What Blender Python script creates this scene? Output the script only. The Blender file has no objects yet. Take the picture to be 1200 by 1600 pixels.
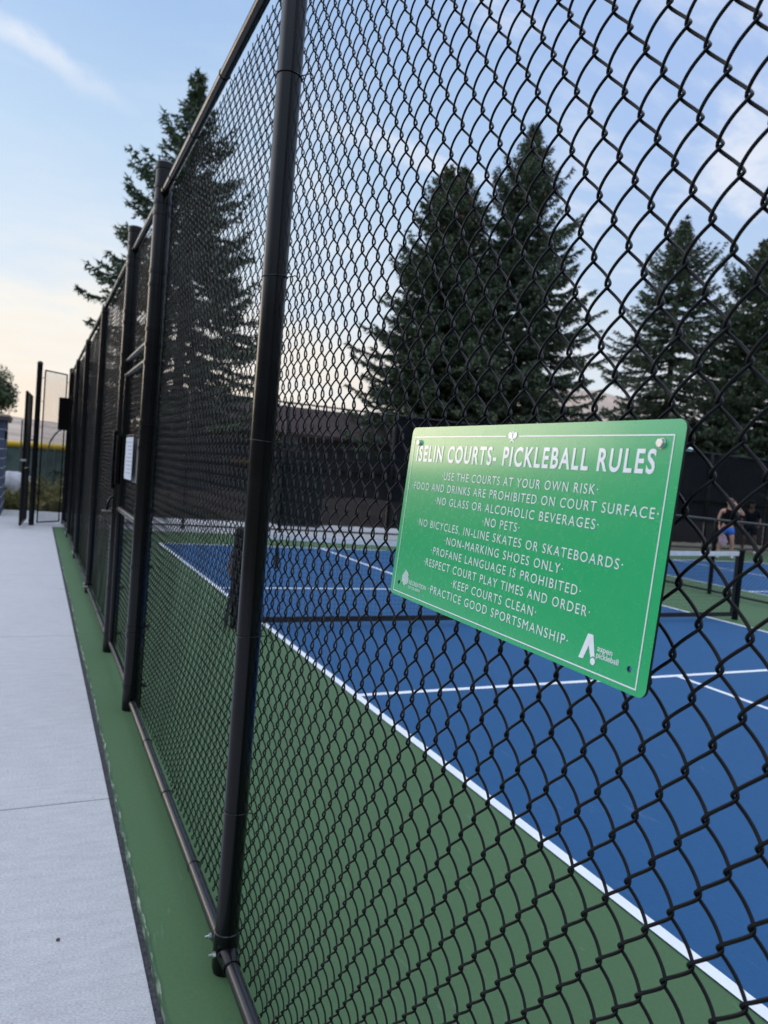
import bpy, bmesh, math, random
import numpy as np
from mathutils import Vector, Matrix, Quaternion
rnd = random.Random(7)
S = bpy.context.scene
COL = S.collection
R = math.radians
PI = math.pi

# ------------------------------------------------------------------ camera
YAW, PITCH, ROLL = 0.44693, -0.05092, 0.08134
cam = bpy.data.cameras.new('camera')
camo = bpy.data.objects.new('camera', cam)
COL.objects.link(camo)
fw = Vector((math.sin(YAW)*math.cos(PITCH), math.cos(YAW)*math.cos(PITCH), math.sin(PITCH)))
r0 = Vector((math.cos(YAW), -math.sin(YAW), 0)); u0 = r0.cross(fw)
ri = math.cos(ROLL)*r0 + math.sin(ROLL)*u0
up = -math.sin(ROLL)*r0 + math.cos(ROLL)*u0
CAM = Vector((-0.599, 0.0, 1.535))
M = Matrix((ri, up, -fw)).transposed().to_4x4(); M.translation = CAM
camo.matrix_world = M
cam.sensor_fit = 'VERTICAL'; cam.sensor_height = 36.0
cam.lens = 1149.94/1600*36
cam.clip_start = 0.02; cam.clip_end = 6000
cam.dof.use_dof = True; cam.dof.focus_distance = 1.2; cam.dof.aperture_fstop = 7.0
S.camera = camo

# ------------------------------------------------------------------ light
HIGH = (3.25, 3.65, 4.65)               # unseen upper sky, brightness added to light the ground
SUN_EL, SUN_AZ = 5.0, -30.0          # degrees; azimuth from +Y towards +X
S.view_settings.view_transform = 'Standard'
S.view_settings.look = 'None'
S.view_settings.exposure = 2.0
S.view_settings.gamma = 1.0
sl = bpy.data.lights.new('sun', 'SUN'); sl.energy = 0.10; sl.angle = R(25); sl.color = (1.0, .78, .58)
so = bpy.data.objects.new('sun', sl); COL.objects.link(so)
sd = Vector((math.sin(R(SUN_AZ))*math.cos(R(SUN_EL)), math.cos(R(SUN_AZ))*math.cos(R(SUN_EL)), math.sin(R(SUN_EL))))
so.rotation_euler = sd.to_track_quat('Z', 'Y').to_euler()

W = bpy.data.worlds.new('World'); S.world = W; W.use_nodes = True
nt = W.node_tree; nt.nodes.clear()
def N(t, **kw):
    n = nt.nodes.new(t)
    for k, v in kw.items(): setattr(n, k, v)
    return n
def L(a, b): nt.links.new(a, b)
def MATH(op, a, b=None, c=None, clamp=False):
    n = nt.nodes.new('ShaderNodeMath'); n.operation = op; n.use_clamp = clamp
    for i, v in enumerate((a, b, c)):
        if v is None: continue
        if isinstance(v, (int, float)): n.inputs[i].default_value = v
        else: nt.links.new(v, n.inputs[i])
    return n.outputs[0]
def SMOOTH(v, a, b):
    n = nt.nodes.new('ShaderNodeMapRange'); n.interpolation_type = 'SMOOTHSTEP'
    nt.links.new(v, n.inputs['Value']); n.inputs['From Min'].default_value = a; n.inputs['From Max'].default_value = b
    return n.outputs[0]
sky = N('ShaderNodeTexSky', sky_type='NISHITA', sun_disc=False)
sky.sun_elevation = R(SUN_EL); sky.sun_rotation = R(SUN_AZ)
sky.altitude = 2400; sky.air_density = 1.0; sky.dust_density = 1.2; sky.ozone_density = 1.5
tc = N('ShaderNodeTexCoord'); sx = N('ShaderNodeSeparateXYZ'); L(tc.outputs['Generated'], sx.inputs[0])
zc = MATH('MAXIMUM', sx.outputs['Z'], 0.0)
den = MATH('ADD', zc, 0.18)
cx = MATH('DIVIDE', sx.outputs['X'], den); cy = MATH('DIVIDE', sx.outputs['Y'], den)
cmb = N('ShaderNodeCombineXYZ'); L(cx, cmb.inputs[0]); L(cy, cmb.inputs[1])
mp = N('ShaderNodeMapping'); L(cmb.outputs[0], mp.inputs['Vector'])
mp.inputs['Rotation'].default_value = (0, 0, R(35)); mp.inputs['Scale'].default_value = (1.0, 2.3, 1); mp.inputs['Location'].default_value = (3.7, 1.3, 0)
nz = N('ShaderNodeTexNoise'); L(mp.outputs[0], nz.inputs['Vector'])
nz.inputs['Scale'].default_value = 1.7; nz.inputs['Detail'].default_value = 9; nz.inputs['Roughness'].default_value = .58; nz.inputs['Distortion'].default_value = .6
cl = SMOOTH(nz.outputs['Fac'], .47, .67)
# more cloud towards the right hand half of the sky
side = SMOOTH(MATH('SUBTRACT', sx.outputs['X'], MATH('MULTIPLY', sx.outputs['Y'], .25)), -.15, .35)
cl = MATH('MULTIPLY', cl, MATH('MULTIPLY_ADD', side, .85, .15))
# one long thin streak high on the left
pn = Vector((0.0, 0.0, 0.0))
def pixdir(px, py): return (fw + ri*((px-600)/1149.94) - up*((py-800)/1149.94)).normalized()
da, db = pixdir(-60, 10), pixdir(330, 235)
pn = da.cross(db).normalized()
dt = N('ShaderNodeVectorMath', operation='DOT_PRODUCT'); L(tc.outputs['Generated'], dt.inputs[0]); dt.inputs[1].default_value = pn
mid = (da+db).normalized(); al = (db-da).normalized()
dl = N('ShaderNodeVectorMath', operation='DOT_PRODUCT'); L(tc.outputs['Generated'], dl.inputs[0]); dl.inputs[1].default_value = al
n2 = N('ShaderNodeTexNoise'); L(tc.outputs['Generated'], n2.inputs['Vector']); n2.inputs['Scale'].default_value = 14; n2.inputs['Detail'].default_value = 7; n2.inputs['Roughness'].default_value = .62
off = MATH('MULTIPLY_ADD', n2.outputs['Fac'], .05, -.025)
dist = MATH('ABSOLUTE', MATH('ADD', dt.outputs['Value'], off))
st = MATH('SUBTRACT', 1.0, SMOOTH(dist, .0, .024))
end = MATH('SUBTRACT', 1.0, SMOOTH(dl.outputs['Value'], al.dot(pixdir(90, 95)), al.dot(pixdir(260, 195))))
front = SMOOTH(sx.outputs['Y'], .2, .5)
st = MATH('MULTIPLY', MATH('MULTIPLY', st, end), MATH('MULTIPLY', front, MATH('MULTIPLY_ADD', n2.outputs['Fac'], 1.1, -.12)), clamp=True)
cl = MATH('MAXIMUM', MATH('MULTIPLY', cl, .78), MATH('MULTIPLY', st, 1.15, None))
# evening gradient: warm low on the left, bluer to the right, added brightness out of view overhead and behind
def RAMP(v, stops):
    r = N('ShaderNodeValToRGB'); L(v, r.inputs['Fac']); e = r.color_ramp.elements
    while len(e) > 1: e.remove(e[-1])
    for i, (p, c) in enumerate(stops):
        el = e[0] if i == 0 else e.new(p)
        el.position = p; el.color = (*c, 1)
    return r.outputs['Color']
def MIXC(f, a, b, mode='MIX'):
    m = N('ShaderNodeMixRGB', blend_type=mode)
    for i, v in zip(('Fac', 'Color1', 'Color2'), (f, a, b)):
        if isinstance(v, (int, float)): m.inputs[i].default_value = v
        elif isinstance(v, tuple): m.inputs[i].default_value = (*v, 1)
        else: L(v, m.inputs[i])
    return m.outputs['Color']
mp2 = N('ShaderNodeMapping'); L(tc.outputs['Generated'], mp2.inputs['Vector']); mp2.inputs['Scale'].default_value = (2.2, 2.2, 8.5)
n3 = N('ShaderNodeTexNoise'); L(mp2.outputs[0], n3.inputs['Vector']); n3.inputs['Scale'].default_value = 2.6; n3.inputs['Detail'].default_value = 7; n3.inputs['Roughness'].default_value = .55
low = MATH('SUBTRACT', 1.0, SMOOTH(zc, .22, .34))
zc0 = zc
zc = MATH('MAXIMUM', MATH('MULTIPLY_ADD', MATH('MULTIPLY', MATH('SUBTRACT', n3.outputs['Fac'], .5), low), .26, zc0), 0.0)
warm = RAMP(zc, [(0, (1.0, .80, .66)), (.09, (1.0, .89, .77)), (.14, (1.0, .94, .85)), (.19, (.84, .88, .91)), (.26, (.70, .815, .95)), (.37, (.53, .71, .93)), (.5, (.39, .575, .89)), (.7, (.30, .48, .82))])
cool = RAMP(zc, [(0, (.92, .80, .74)), (.10, (.88, .84, .84)), (.16, (.74, .82, .91)), (.25, (.55, .70, .93)), (.38, (.44, .605, .93)), (.55, (.40, .56, .92)), (.7, (.34, .50, .86))])
hl = MATH('SQRT', MATH('ADD', MATH('MULTIPLY', sx.outputs['X'], sx.outputs['X']), MATH('MULTIPLY_ADD', sx.outputs['Y'], sx.outputs['Y'], 1e-5)))
azx = SMOOTH(MATH('DIVIDE', sx.outputs['X'], hl), .22, .80)
grad = MIXC(1.0, MIXC(azx, warm, cool), (2.5, 2.5, 2.5), 'MULTIPLY')
gm = N('ShaderNodeGamma'); L(sky.outputs['Color'], gm.inputs['Color']); gm.inputs['Gamma'].default_value = .6
base = MIXC(.12, grad, gm.outputs['Color'])
base = MIXC(cl, base, (2.15, 2.24, 2.44))
gd = N('ShaderNodeVectorMath', operation='DOT_PRODUCT'); L(tc.outputs['Generated'], gd.inputs[0])
gd.inputs[1].default_value = (math.sin(R(-30))*math.cos(R(8)), math.cos(R(-30))*math.cos(R(8)), math.sin(R(8)))
glow = MATH('POWER', MATH('MAXIMUM', gd.outputs['Value'], 0.0), 60.0)
base = MIXC(MATH('MULTIPLY', glow, 1.0), base, (6.6, 5.4, 3.5))
ld = N('ShaderNodeVectorMath', operation='DOT_PRODUCT'); L(tc.outputs['Generated'], ld.inputs[0])
ld.inputs[1].default_value = (math.sin(R(-62))*math.cos(R(24)), math.cos(R(-62))*math.cos(R(24)), math.sin(R(24)))
base = MIXC(MATH('POWER', MATH('MAXIMUM', ld.outputs['Value'], 0.0), 8.0), base, (5.2, 5.4, 6.0))
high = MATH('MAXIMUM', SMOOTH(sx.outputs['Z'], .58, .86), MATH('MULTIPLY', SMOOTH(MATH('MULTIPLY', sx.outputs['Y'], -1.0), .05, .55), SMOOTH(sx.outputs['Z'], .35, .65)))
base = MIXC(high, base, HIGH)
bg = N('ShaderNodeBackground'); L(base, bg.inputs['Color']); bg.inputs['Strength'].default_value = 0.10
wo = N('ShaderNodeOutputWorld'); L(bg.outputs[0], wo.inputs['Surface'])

# ------------------------------------------------------------------ helpers
def tag(o, label=None, cat=None, group=None, kind=None):
    if label: o['label'] = label
    if cat: o['category'] = cat
    if group: o['group'] = group
    if kind: o['kind'] = kind
    return o
def thing(name, label, cat, loc=(0, 0, 0), rz=0, group=None):
    o = bpy.data.objects.new(name, None); COL.objects.link(o)
    o.empty_display_size = .1
    o.location = loc; o.rotation_euler = (0, 0, rz)
    return tag(o, label, cat, group)
def link(name, me, mat=None, parent=None):
    o = bpy.data.objects.new(name, me); COL.objects.link(o)
    if mat is not None and not me.materials: me.materials.append(mat.m if isinstance(mat, Mat) else mat)
    if parent is not None: o.parent = parent
    return o
class MB:
    """collects boxes, tubes, lathes ... into one mesh"""
    def __init__(s): s.v = []; s.f = []
    def add(s, V, F):
        b = len(s.v); s.v += [tuple(p) for p in V]; s.f += [tuple(b+i for i in f) for f in F]
    def box(s, x0, x1, y0, y1, z0, z1, bev=0.0):
        if bev <= 0:
            V = [(x, y, z) for z in (z0, z1) for y in (y0, y1) for x in (x0, x1)]
            s.add(V, [(0, 2, 3, 1), (4, 5, 7, 6), (0, 1, 5, 4), (2, 6, 7, 3), (0, 4, 6, 2), (1, 3, 7, 5)])
        else:
            bm = bmesh.new(); bmesh.ops.create_cube(bm, size=1)
            for v in bm.verts:
                v.co = ((x0+x1)/2+v.co.x*(x1-x0), (y0+y1)/2+v.co.y*(y1-y0), (z0+z1)/2+v.co.z*(z1-z0))
            bmesh.ops.bevel(bm, geom=bm.edges[:], offset=bev, segments=2, affect='EDGES', profile=.7)
            bm.verts.index_update()
            s.add([v.co[:] for v in bm.verts], [[v.index for v in f.verts] for f in bm.faces]); bm.free()
    def tube(s, pts, r, n=10, cap=True, closed=False):
        pts = [Vector(p) for p in pts]; K = len(pts)
        rs = r if hasattr(r, '__len__') else [r]*K
        V = []; prev = None
        for i, p in enumerate(pts):
            if closed: t = pts[(i+1) % K]-pts[i-1]
            else: t = pts[min(i+1, K-1)]-pts[max(i-1, 0)]
            t.normalize()
            if prev is None:
                a = Vector((1, 0, 0)) if abs(t.x) < .8 else Vector((0, 1, 0)); a = (a-t*a.dot(t)).normalized()
            else: a = (prev-t*prev.dot(t)).normalized()
            prev = a; b = t.cross(a)
            for k in range(n):
                g = 2*PI*k/n; V.append(p+(a*math.cos(g)+b*math.sin(g))*rs[i])
        F = []
        for i in range(K if closed else K-1):
            j = (i+1) % K
            for k in range(n): F.append((i*n+k, i*n+(k+1) % n, j*n+(k+1) % n, j*n+k))
        if cap and not closed: F += [tuple(range(n))[::-1], tuple((K-1)*n+k for k in range(n))]
        s.add(V, F)
    def ring(s, c, axis, R_, r, n=20, m=6):
        axis = Vector(axis).normalized(); a = axis.orthogonal().normalized(); b = axis.cross(a); c = Vector(c)
        s.tube([c+(a*math.cos(2*PI*i/n)+b*math.sin(2*PI*i/n))*R_ for i in range(n)], r, m, closed=True)
    def lathe(s, c, prof, n=20):
        V = []; F = []
        for (r, z) in prof:
            for k in range(n): V.append((c[0]+r*math.cos(2*PI*k/n), c[1]+r*math.sin(2*PI*k/n), c[2]+z))
        for i in range(len(prof)-1):
            for k in range(n): F.append((i*n+k, i*n+(k+1) % n, (i+1)*n+(k+1) % n, (i+1)*n+k))
        F.append(tuple(range(n))[::-1]); F.append(tuple((len(prof)-1)*n+k for k in range(n)))
        s.add(V, F)
    def ell(s, c, rx, ry, rz, n=14, m=9, rot=None):
        V = [(0, 0, -1)]; F = []
        for i in range(1, m):
            t = -PI/2+PI*i/m
            for k in range(n): V.append((math.cos(t)*math.cos(2*PI*k/n), math.cos(t)*math.sin(2*PI*k/n), math.sin(t)))
        V.append((0, 0, 1)); e = len(V)-1
        for k in range(n): F.append((0, 1+(k+1) % n, 1+k)); F.append((e, e-n+k, e-n+(k+1) % n))
        for i in range(m-2):
            for k in range(n): F.append((1+i*n+k, 1+i*n+(k+1) % n, 1+(i+1)*n+(k+1) % n, 1+(i+1)*n+k))
        Mx = Matrix.Diagonal((rx, ry, rz)); Mx = (rot.to_3x3() @ Mx) if rot else Mx
        s.add([Mx @ Vector(v)+Vector(c) for v in V], F)
    def quad(s, a, b, c, d): s.add([a, b, c, d], [(0, 1, 2, 3)])
    def build(s, name, mat=None, parent=None, smooth=False, me_only=False):
        me = bpy.data.meshes.new(name); me.from_pydata(s.v, [], s.f)
        if smooth:
            me.polygons.foreach_set('use_smooth', [True]*len(me.polygons))
            try: me.set_sharp_from_angle(angle=R(40))
            except Exception: pass
        me.update()
        if me_only: return me
        return link(name, me, mat, parent)
def np_mesh(name, V, Q, smooth=True):
    V = np.asarray(V, np.float32).reshape(-1, 3); Q = np.asarray(Q, np.int32); k = Q.shape[1]
    me = bpy.data.meshes.new(name)
    me.vertices.add(len(V)); me.vertices.foreach_set('co', V.ravel())
    me.loops.add(Q.size); me.loops.foreach_set('vertex_index', Q.ravel())
    me.polygons.add(len(Q)); me.polygons.foreach_set('loop_start', np.arange(0, Q.size, k, dtype=np.int32))
    try: me.polygons.foreach_set('loop_total', np.full(len(Q), k, np.int32))
    except Exception: pass
    if smooth: me.polygons.foreach_set('use_smooth', np.ones(len(Q), bool))
    me.update(calc_edges=True)
    return me

# ------------------------------------------------------------------ materials
class Mat:
    def __init__(s, name, base=(.5, .5, .5), rough=.6, metal=0.0, spec=.5):
        s.m = bpy.data.materials.new(name); s.m.use_nodes = True
        s.nt = s.m.node_tree; s.b = s.nt.nodes['Principled BSDF']
        s.b.inputs['Base Color'].default_value = (*base, 1); s.b.inputs['Roughness'].default_value = rough
        s.b.inputs['Metallic'].default_value = metal; s.b.inputs['Specular IOR Level'].default_value = spec
        s.base = base
    def n(s, t): return s.nt.nodes.new(t)
    def l(s, a, b): s.nt.links.new(a, b)
    def coord(s, which='Object', scale=(1, 1, 1)):
        c = s.n('ShaderNodeTexCoord'); m = s.n('ShaderNodeMapping'); m.inputs['Scale'].default_value = scale
        s.l(c.outputs[which], m.inputs['Vector']); return m.outputs[0]
    def noise(s, scale, detail=5, rough=.6, sc=(1, 1, 1), which='Object', dist=0):
        t = s.n('ShaderNodeTexNoise'); s.l(s.coord(which, sc), t.inputs['Vector'])
        t.inputs['Scale'].default_value = scale; t.inputs['Detail'].default_value = detail; t.inputs['Roughness'].default_value = rough
        t.inputs['Distortion'].default_value = dist
        return t.outputs['Fac']
    def ramp(s, fac, stops):
        r = s.n('ShaderNodeValToRGB'); s.l(fac, r.inputs['Fac']); e = r.color_ramp.elements
        while len(e) > 1: e.remove(e[-1])
        for i, (p, c) in enumerate(stops):
            el = e[0] if i == 0 else e.new(p)
            el.position = p; el.color = (*c, 1) if len(c) == 3 else c
        return r.outputs['Color']
    def mix(s, fac, a, b, mode='MIX'):
        m = s.n('ShaderNodeMixRGB'); m.blend_type = mode
        for i, v in zip(('Fac', 'Color1', 'Color2'), (fac, a, b)):
            if isinstance(v, (int, float)): m.inputs[i].default_value = v
            elif isinstance(v, tuple): m.inputs[i].default_value = (*v, 1) if len(v) == 3 else v
            else: s.l(v, m.inputs[i])
        return m.outputs['Color']
    def color(s, o): s.l(o, s.b.inputs['Base Color']); return s
    def bump(s, fac, strength=.3, dist=.002, prev=None):
        b = s.n('ShaderNodeBump'); b.inputs['Strength'].default_value = strength; b.inputs['Distance'].default_value = dist
        s.l(fac, b.inputs['Height'])
        if prev: s.l(prev, b.inputs['Normal'])
        s.l(b.outputs['Normal'], s.b.inputs['Normal']); return b.outputs['Normal']
    def vary(s, scale=4, lo=.8, hi=1.15, detail=5, sc=(1, 1, 1)):
        f = s.noise(scale, detail, .6, sc)
        c = s.ramp(f, [(.3, tuple(x*lo for x in s.base)), (.7, tuple(x*hi for x in s.base))])
        s.color(c); return c
    def roughvar(s, f, a, b):
        m = s.n('ShaderNodeMapRange'); s.l(f, m.inputs['Value']); m.inputs['From Min'].default_value = .3; m.inputs['From Max'].default_value = .7
        m.inputs['To Min'].default_value = a; m.inputs['To Max'].default_value = b; s.l(m.outputs[0], s.b.inputs['Roughness'])

def ramp_paint(name, base, scuff=1.0):
    m = Mat(name, base, .72, spec=.35)
    c = m.vary(.9, .90, 1.08, 7)
    f = m.noise(2.3, 9, .72, dist=.8)
    c2 = m.mix(m.ramp(f, [(.60, (0, 0, 0)), (.80, (.30*scuff,)*3)]), c, tuple(min(1, x*1.25+.05) for x in base))
    k = m.noise(30, 2, .5, sc=(1, .12, 1), dist=2)
    c2 = m.mix(m.ramp(k, [(.66, (0, 0, 0)), (.74, (.14*scuff,)*3)]), c2, (.62, .66, .70))
    k2 = m.noise(17, 2, .5, sc=(.10, 1, 1), dist=3); c2 = m.mix(m.ramp(k2, [(.69, (0, 0, 0)), (.75, (.16*scuff,)*3)]), c2, tuple(x*.45 for x in base))
    g = m.noise(420, 2, .5)
    h2 = m.noise(75, 4, .65); c2 = m.mix(.30, c2, m.ramp(h2, [(.36, tuple(x*.72 for x in base)), (.64, tuple(x*1.30 for x in base))]))
    c2 = m.mix(.45, c2, m.ramp(g, [(.3, tuple(x*.75 for x in base)), (.7, tuple(x*1.25 for x in base))]))
    m.color(c2)
    m.bump(h2, .45, .0022)
    return m
m_green = ramp_paint('green court acrylic', (.064, .130, .052))
m_blue = ramp_paint('blue court acrylic', (.010, .078, .190))
m_line = Mat('white line paint', (.78, .80, .80), .7); m_line.vary(6, .93, 1.04); m_line.bump(m_line.noise(420, 2), .3, .001)
m_conc = Mat('broomed concrete', (.50, .49, .47), .85, spec=.3)
f1 = m_conc.noise(1.1, 8, .65); f2 = m_conc.noise(300, 4, .75, sc=(.35, 1, 1)); f3 = m_conc.noise(38, 6, .7)
c = m_conc.ramp(f1, [(.3, (.385, .38, .37)), (.7, (.50, .495, .48))])
c = m_conc.mix(.6, c, m_conc.ramp(f2, [(.41, (.26, .255, .25)), (.59, (.74, .735, .72))]))
f4 = m_conc.noise(28, 5, .7, sc=(.25, 1, 1)); c = m_conc.mix(.35, c, m_conc.ramp(f4, [(.35, (.36, .355, .345)), (.65, (.56, .555, .54))]))
c = m_conc.mix(m_conc.ramp(f3, [(.62, (0, 0, 0)), (.72, (.28, .28, .28))]), c, (.34, .33, .31))
sp = m_conc.noise(9, 2, .5, dist=1)
c = m_conc.mix(m_conc.ramp(sp, [(.76, (0, 0, 0)), (.78, (.5, .5, .5))]), c, (.25, .24, .22))
m_conc.color(c); m_conc.bump(f2, .6, .002)
m_joint = Mat('dark joint filler', (.045, .045, .048), .9); m_joint.vary(60, .5, 2.2); m_joint.bump(m_joint.noise(90, 4), .8, .006)
m_joint2 = Mat('groove dark', (.05, .049, .047), .9)
m_edge = Mat('raw slab edge', (.30, .33, .28), .9); m_edge.color(m_edge.ramp(m_edge.noise(55, 5, .7, sc=(1, .22, 1)), [(.48, (.045, .10, .05)), (.56, (.16, .21, .14)), (.70, (.46, .50, .40))])); m_edge.bump(m_edge.noise(70, 4), .8, .004)
m_black = Mat('black powder coat', (.0025, .0025, .0035), .26, spec=.32)
m_black.roughvar(m_black.noise(9, 4), .17, .28); m_black.bump(m_black.noise(700, 2), .06, .0004)
m_vinyl = Mat('black vinyl wire', (.003, .003, .0035), .34, spec=.16)
m_grayrail = Mat('dark grey coated rail', (.018, .018, .020), .27)
m_zinc = Mat('zinc bolt', (.62, .62, .60), .32, 1.0); m_zinc.bump(m_zinc.noise(300, 3), .3, .0005)
m_steel = Mat('dull steel', (.40, .38, .36), .35, 1.0)
m_signg = Mat('green printed sign face', (.008, .43, .140), .25, spec=.6)
m_signg.b.inputs['Coat Weight'].default_value = .8; m_signg.b.inputs['Coat Roughness'].default_value = .13
sf = m_signg.noise(60, 4, .7); m_signg.roughvar(sf, .22, .30)
m_signg.color(m_signg.mix(m_signg.ramp(m_signg.noise(25, 3, .5, sc=(1, 1, 8), dist=1.5), [(.75, (0, 0, 0)), (.80, (.08, .08, .08))]), (.008, .43, .140), (.16, .50, .30)))
m_signw = Mat('white sign print', (.90, .92, .93), .25, spec=.6); m_signw.b.inputs['Coat Weight'].default_value = .8; m_signw.b.inputs['Coat Roughness'].default_value = .13
m_signe = Mat('black sign core', (.008, .008, .010), .5)
m_bag = Mat('black net fabric', (.012, .012, .013), .8)
m_tape = Mat('white net tape', (.70, .73, .76), .8); m_tape.vary(9, .85, 1.08)
m_tan = Mat('tan leather strap', (.25, .135, .06), .7); m_tan.vary(20, .7, 1.2)
m_paper = Mat('white paper', (.56, .60, .66), .7)
m_ink = Mat('grey print', (.28, .32, .40), .8)
m_holder = Mat('clear grey holder', (.42, .40, .37), .25)

# windscreen: woven mesh fabric that lets a little of what is behind show
def screen_mat(name, base, thru):
    m = Mat(name, base, .85, spec=.2); m.vary(3, .7, 1.3, 6, (1, 1, .3))
    t = m.n('ShaderNodeBsdfTransparent'); mx = m.n('ShaderNodeMixShader'); mx.inputs[0].default_value = thru
    out = m.nt.nodes['Material Output']
    m.l(m.b.outputs[0], mx.inputs[1]); m.l(t.outputs[0], mx.inputs[2]); m.l(mx.outputs[0], out.inputs['Surface'])
    m.bump(m.noise(5, 5, .6, (1, 1, .4)), .5, .03)
    return m
m_screen = screen_mat('black windscreen', (.005, .006, .009), .05)
m_screen2 = screen_mat('thin windscreen', (.007, .008, .010), .17)

# ------------------------------------------------------------------ ground and court
def sheet(name, x0, x1, y0, y1, z, mat, kind='structure', parent=None, nx=1, ny=1):
    me = bpy.data.meshes.new(name)
    V = [(x0+(x1-x0)*i/nx, y0+(y1-y0)*j/ny, z) for j in range(ny+1) for i in range(nx+1)]
    F = [(j*(nx+1)+i, j*(nx+1)+i+1, (j+1)*(nx+1)+i+1, (j+1)*(nx+1)+i) for j in range(ny) for i in range(nx)]
    me.from_pydata(V, [], F); o = link(name, me, mat, parent)
    if kind: o['kind'] = kind
    return o
m_ground = Mat('dry grass and dirt', (.10, .095, .05), .95)
m_ground.color(m_ground.ramp(m_ground.noise(.35, 9, .7), [(.3, (.05, .07, .025)), (.5, (.11, .11, .05)), (.7, (.20, .165, .10))])); m_ground.bump(m_ground.noise(14, 6), .8, .05)
g = sheet('ground', -1500, 1500, -1500, 1500, -.06, m_ground)
XS, YN = 1.4547, 6.6763
XC = -.192                                   # edge of the green slab
YB = 16.35                                   # back fence
# green slab with a slightly ragged outer edge
me = bpy.data.meshes.new('court_surface'); V = []; F = []
n = 420
for i in range(n+1):
    y = -4+(YB-.75+4)*i/n
    V.append((XC+.004*math.sin(y*1.7)+rnd.uniform(-.0025, .0025), y, 0))
    V.append((29.0, y, 0))
for i in range(n): F.append((2*i, 2*i+1, 2*i+3, 2*i+2))
me.from_pydata(V, [], F); tag(link('court_surface', me, m_green), kind='structure')
me = bpy.data.meshes.new('slab_edge'); W_ = []; F = []
for i in range(n+1):
    x, y, z = V[2*i]
    W_ += [(x+.0045+rnd.uniform(-.003, .005), y, .0035), (x-.001+rnd.uniform(-.003, .002), y, .002), (x-.006, y, -.022)]
for i in range(n):
    for k in (0, 1): F.append((3*i+k, 3*i+k+3, 3*i+k+4, 3*i+k+1))
me.from_pydata(W_, [], F); tag(link('slab_edge', me, m_edge), kind='structure')
sheet('joint_filler', XC-.06, XC+.03, -4, 16.7, -.016, m_joint, ny=60)
# walkway slabs with tooled joints
JY = [-3.0, .15, 3.37, 6.50, 9.65, 12.8, 15.9, 19.25]
mb = MB()
for a, b in zip(JY[:-1], JY[1:]):
    mb.box(-7.0, XC-.030, a+.004, b-.004, -.12, 0.0, .004)
tag(mb.build('walkway', m_conc), kind='structure')
sheet('walkway_bed', -7, XC-.03, -3, 19.2, -.014, m_joint2)
sheet('walkway_back', XC-.03, 9.5, YB-.75, 19.25, -.004, m_conc)
m_dirt = Mat('olive dirt verge', (.13, .12, .075), .95); m_dirt.vary(4, .6, 1.3, 7); m_dirt.bump(m_dirt.noise(30, 5), .6, .02)
sheet('dirt_verge', 9.5, 30, YB-.75, 19.25, -.008, m_dirt)
def court(x0):
    s = []
    sheet('court_paint', x0, x0+6.096, YN-6.7056, YN+6.7056, .003, m_blue)
    w = .052; z = .006
    y0, y1 = YN-6.7056, YN+6.7056
    mb = MB()
    def q(a, b, c_, d): mb.quad((a, c_, z), (b, c_, z), (b, d, z), (a, d, z))
    q(x0, x0+w, y0, y1); q(x0+6.096-w, x0+6.096, y0, y1)
    q(x0+w, x0+6.096-w, y0, y0+w); q(x0+w, x0+6.096-w, y1-w, y1)
    for yk in (YN-2.134, YN+2.134): q(x0+w, x0+6.096-w, yk-w/2, yk+w/2)
    xm = x0+3.048
    q(xm-w/2, xm+w/2, y0+w, YN-2.134-w/2); q(xm-w/2, xm+w/2, YN+2.134+w/2, y1-w)
    tag(mb.build('court_lines', m_line), kind='structure')
court(XS); court(10.80)

m_crack = Mat('pale hairline', (.16, .24, .15), .9)
me = bpy.data.meshes.new('hairline_crack'); V = []; F = []
for i in range(19):
    x = XC+.012+.17*i/18; y = 6.62+.006*math.sin(i*1.3)+rnd.uniform(-.003, .003); V += [(x, y-.0022, .0012), (x, y+.0022, .0012)]
for i in range(18): F.append((2*i, 2*i+2, 2*i+3, 2*i+1))
me.from_pydata(V, [], F); tag(link('hairline_crack', me, m_crack), kind='structure')
m_peb = Mat('brown pebble', (.09, .055, .045), .8)
mb = MB(); mb.ell((0, 0, .004), .0065, .005, .0048, 10, 7)
o = mb.build('pebble', m_peb, None, True); o.location = (-.455, 2.40, 0); tag(o, 'tiny brown pebble lying on the nearest concrete slab', 'pebble')
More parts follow.
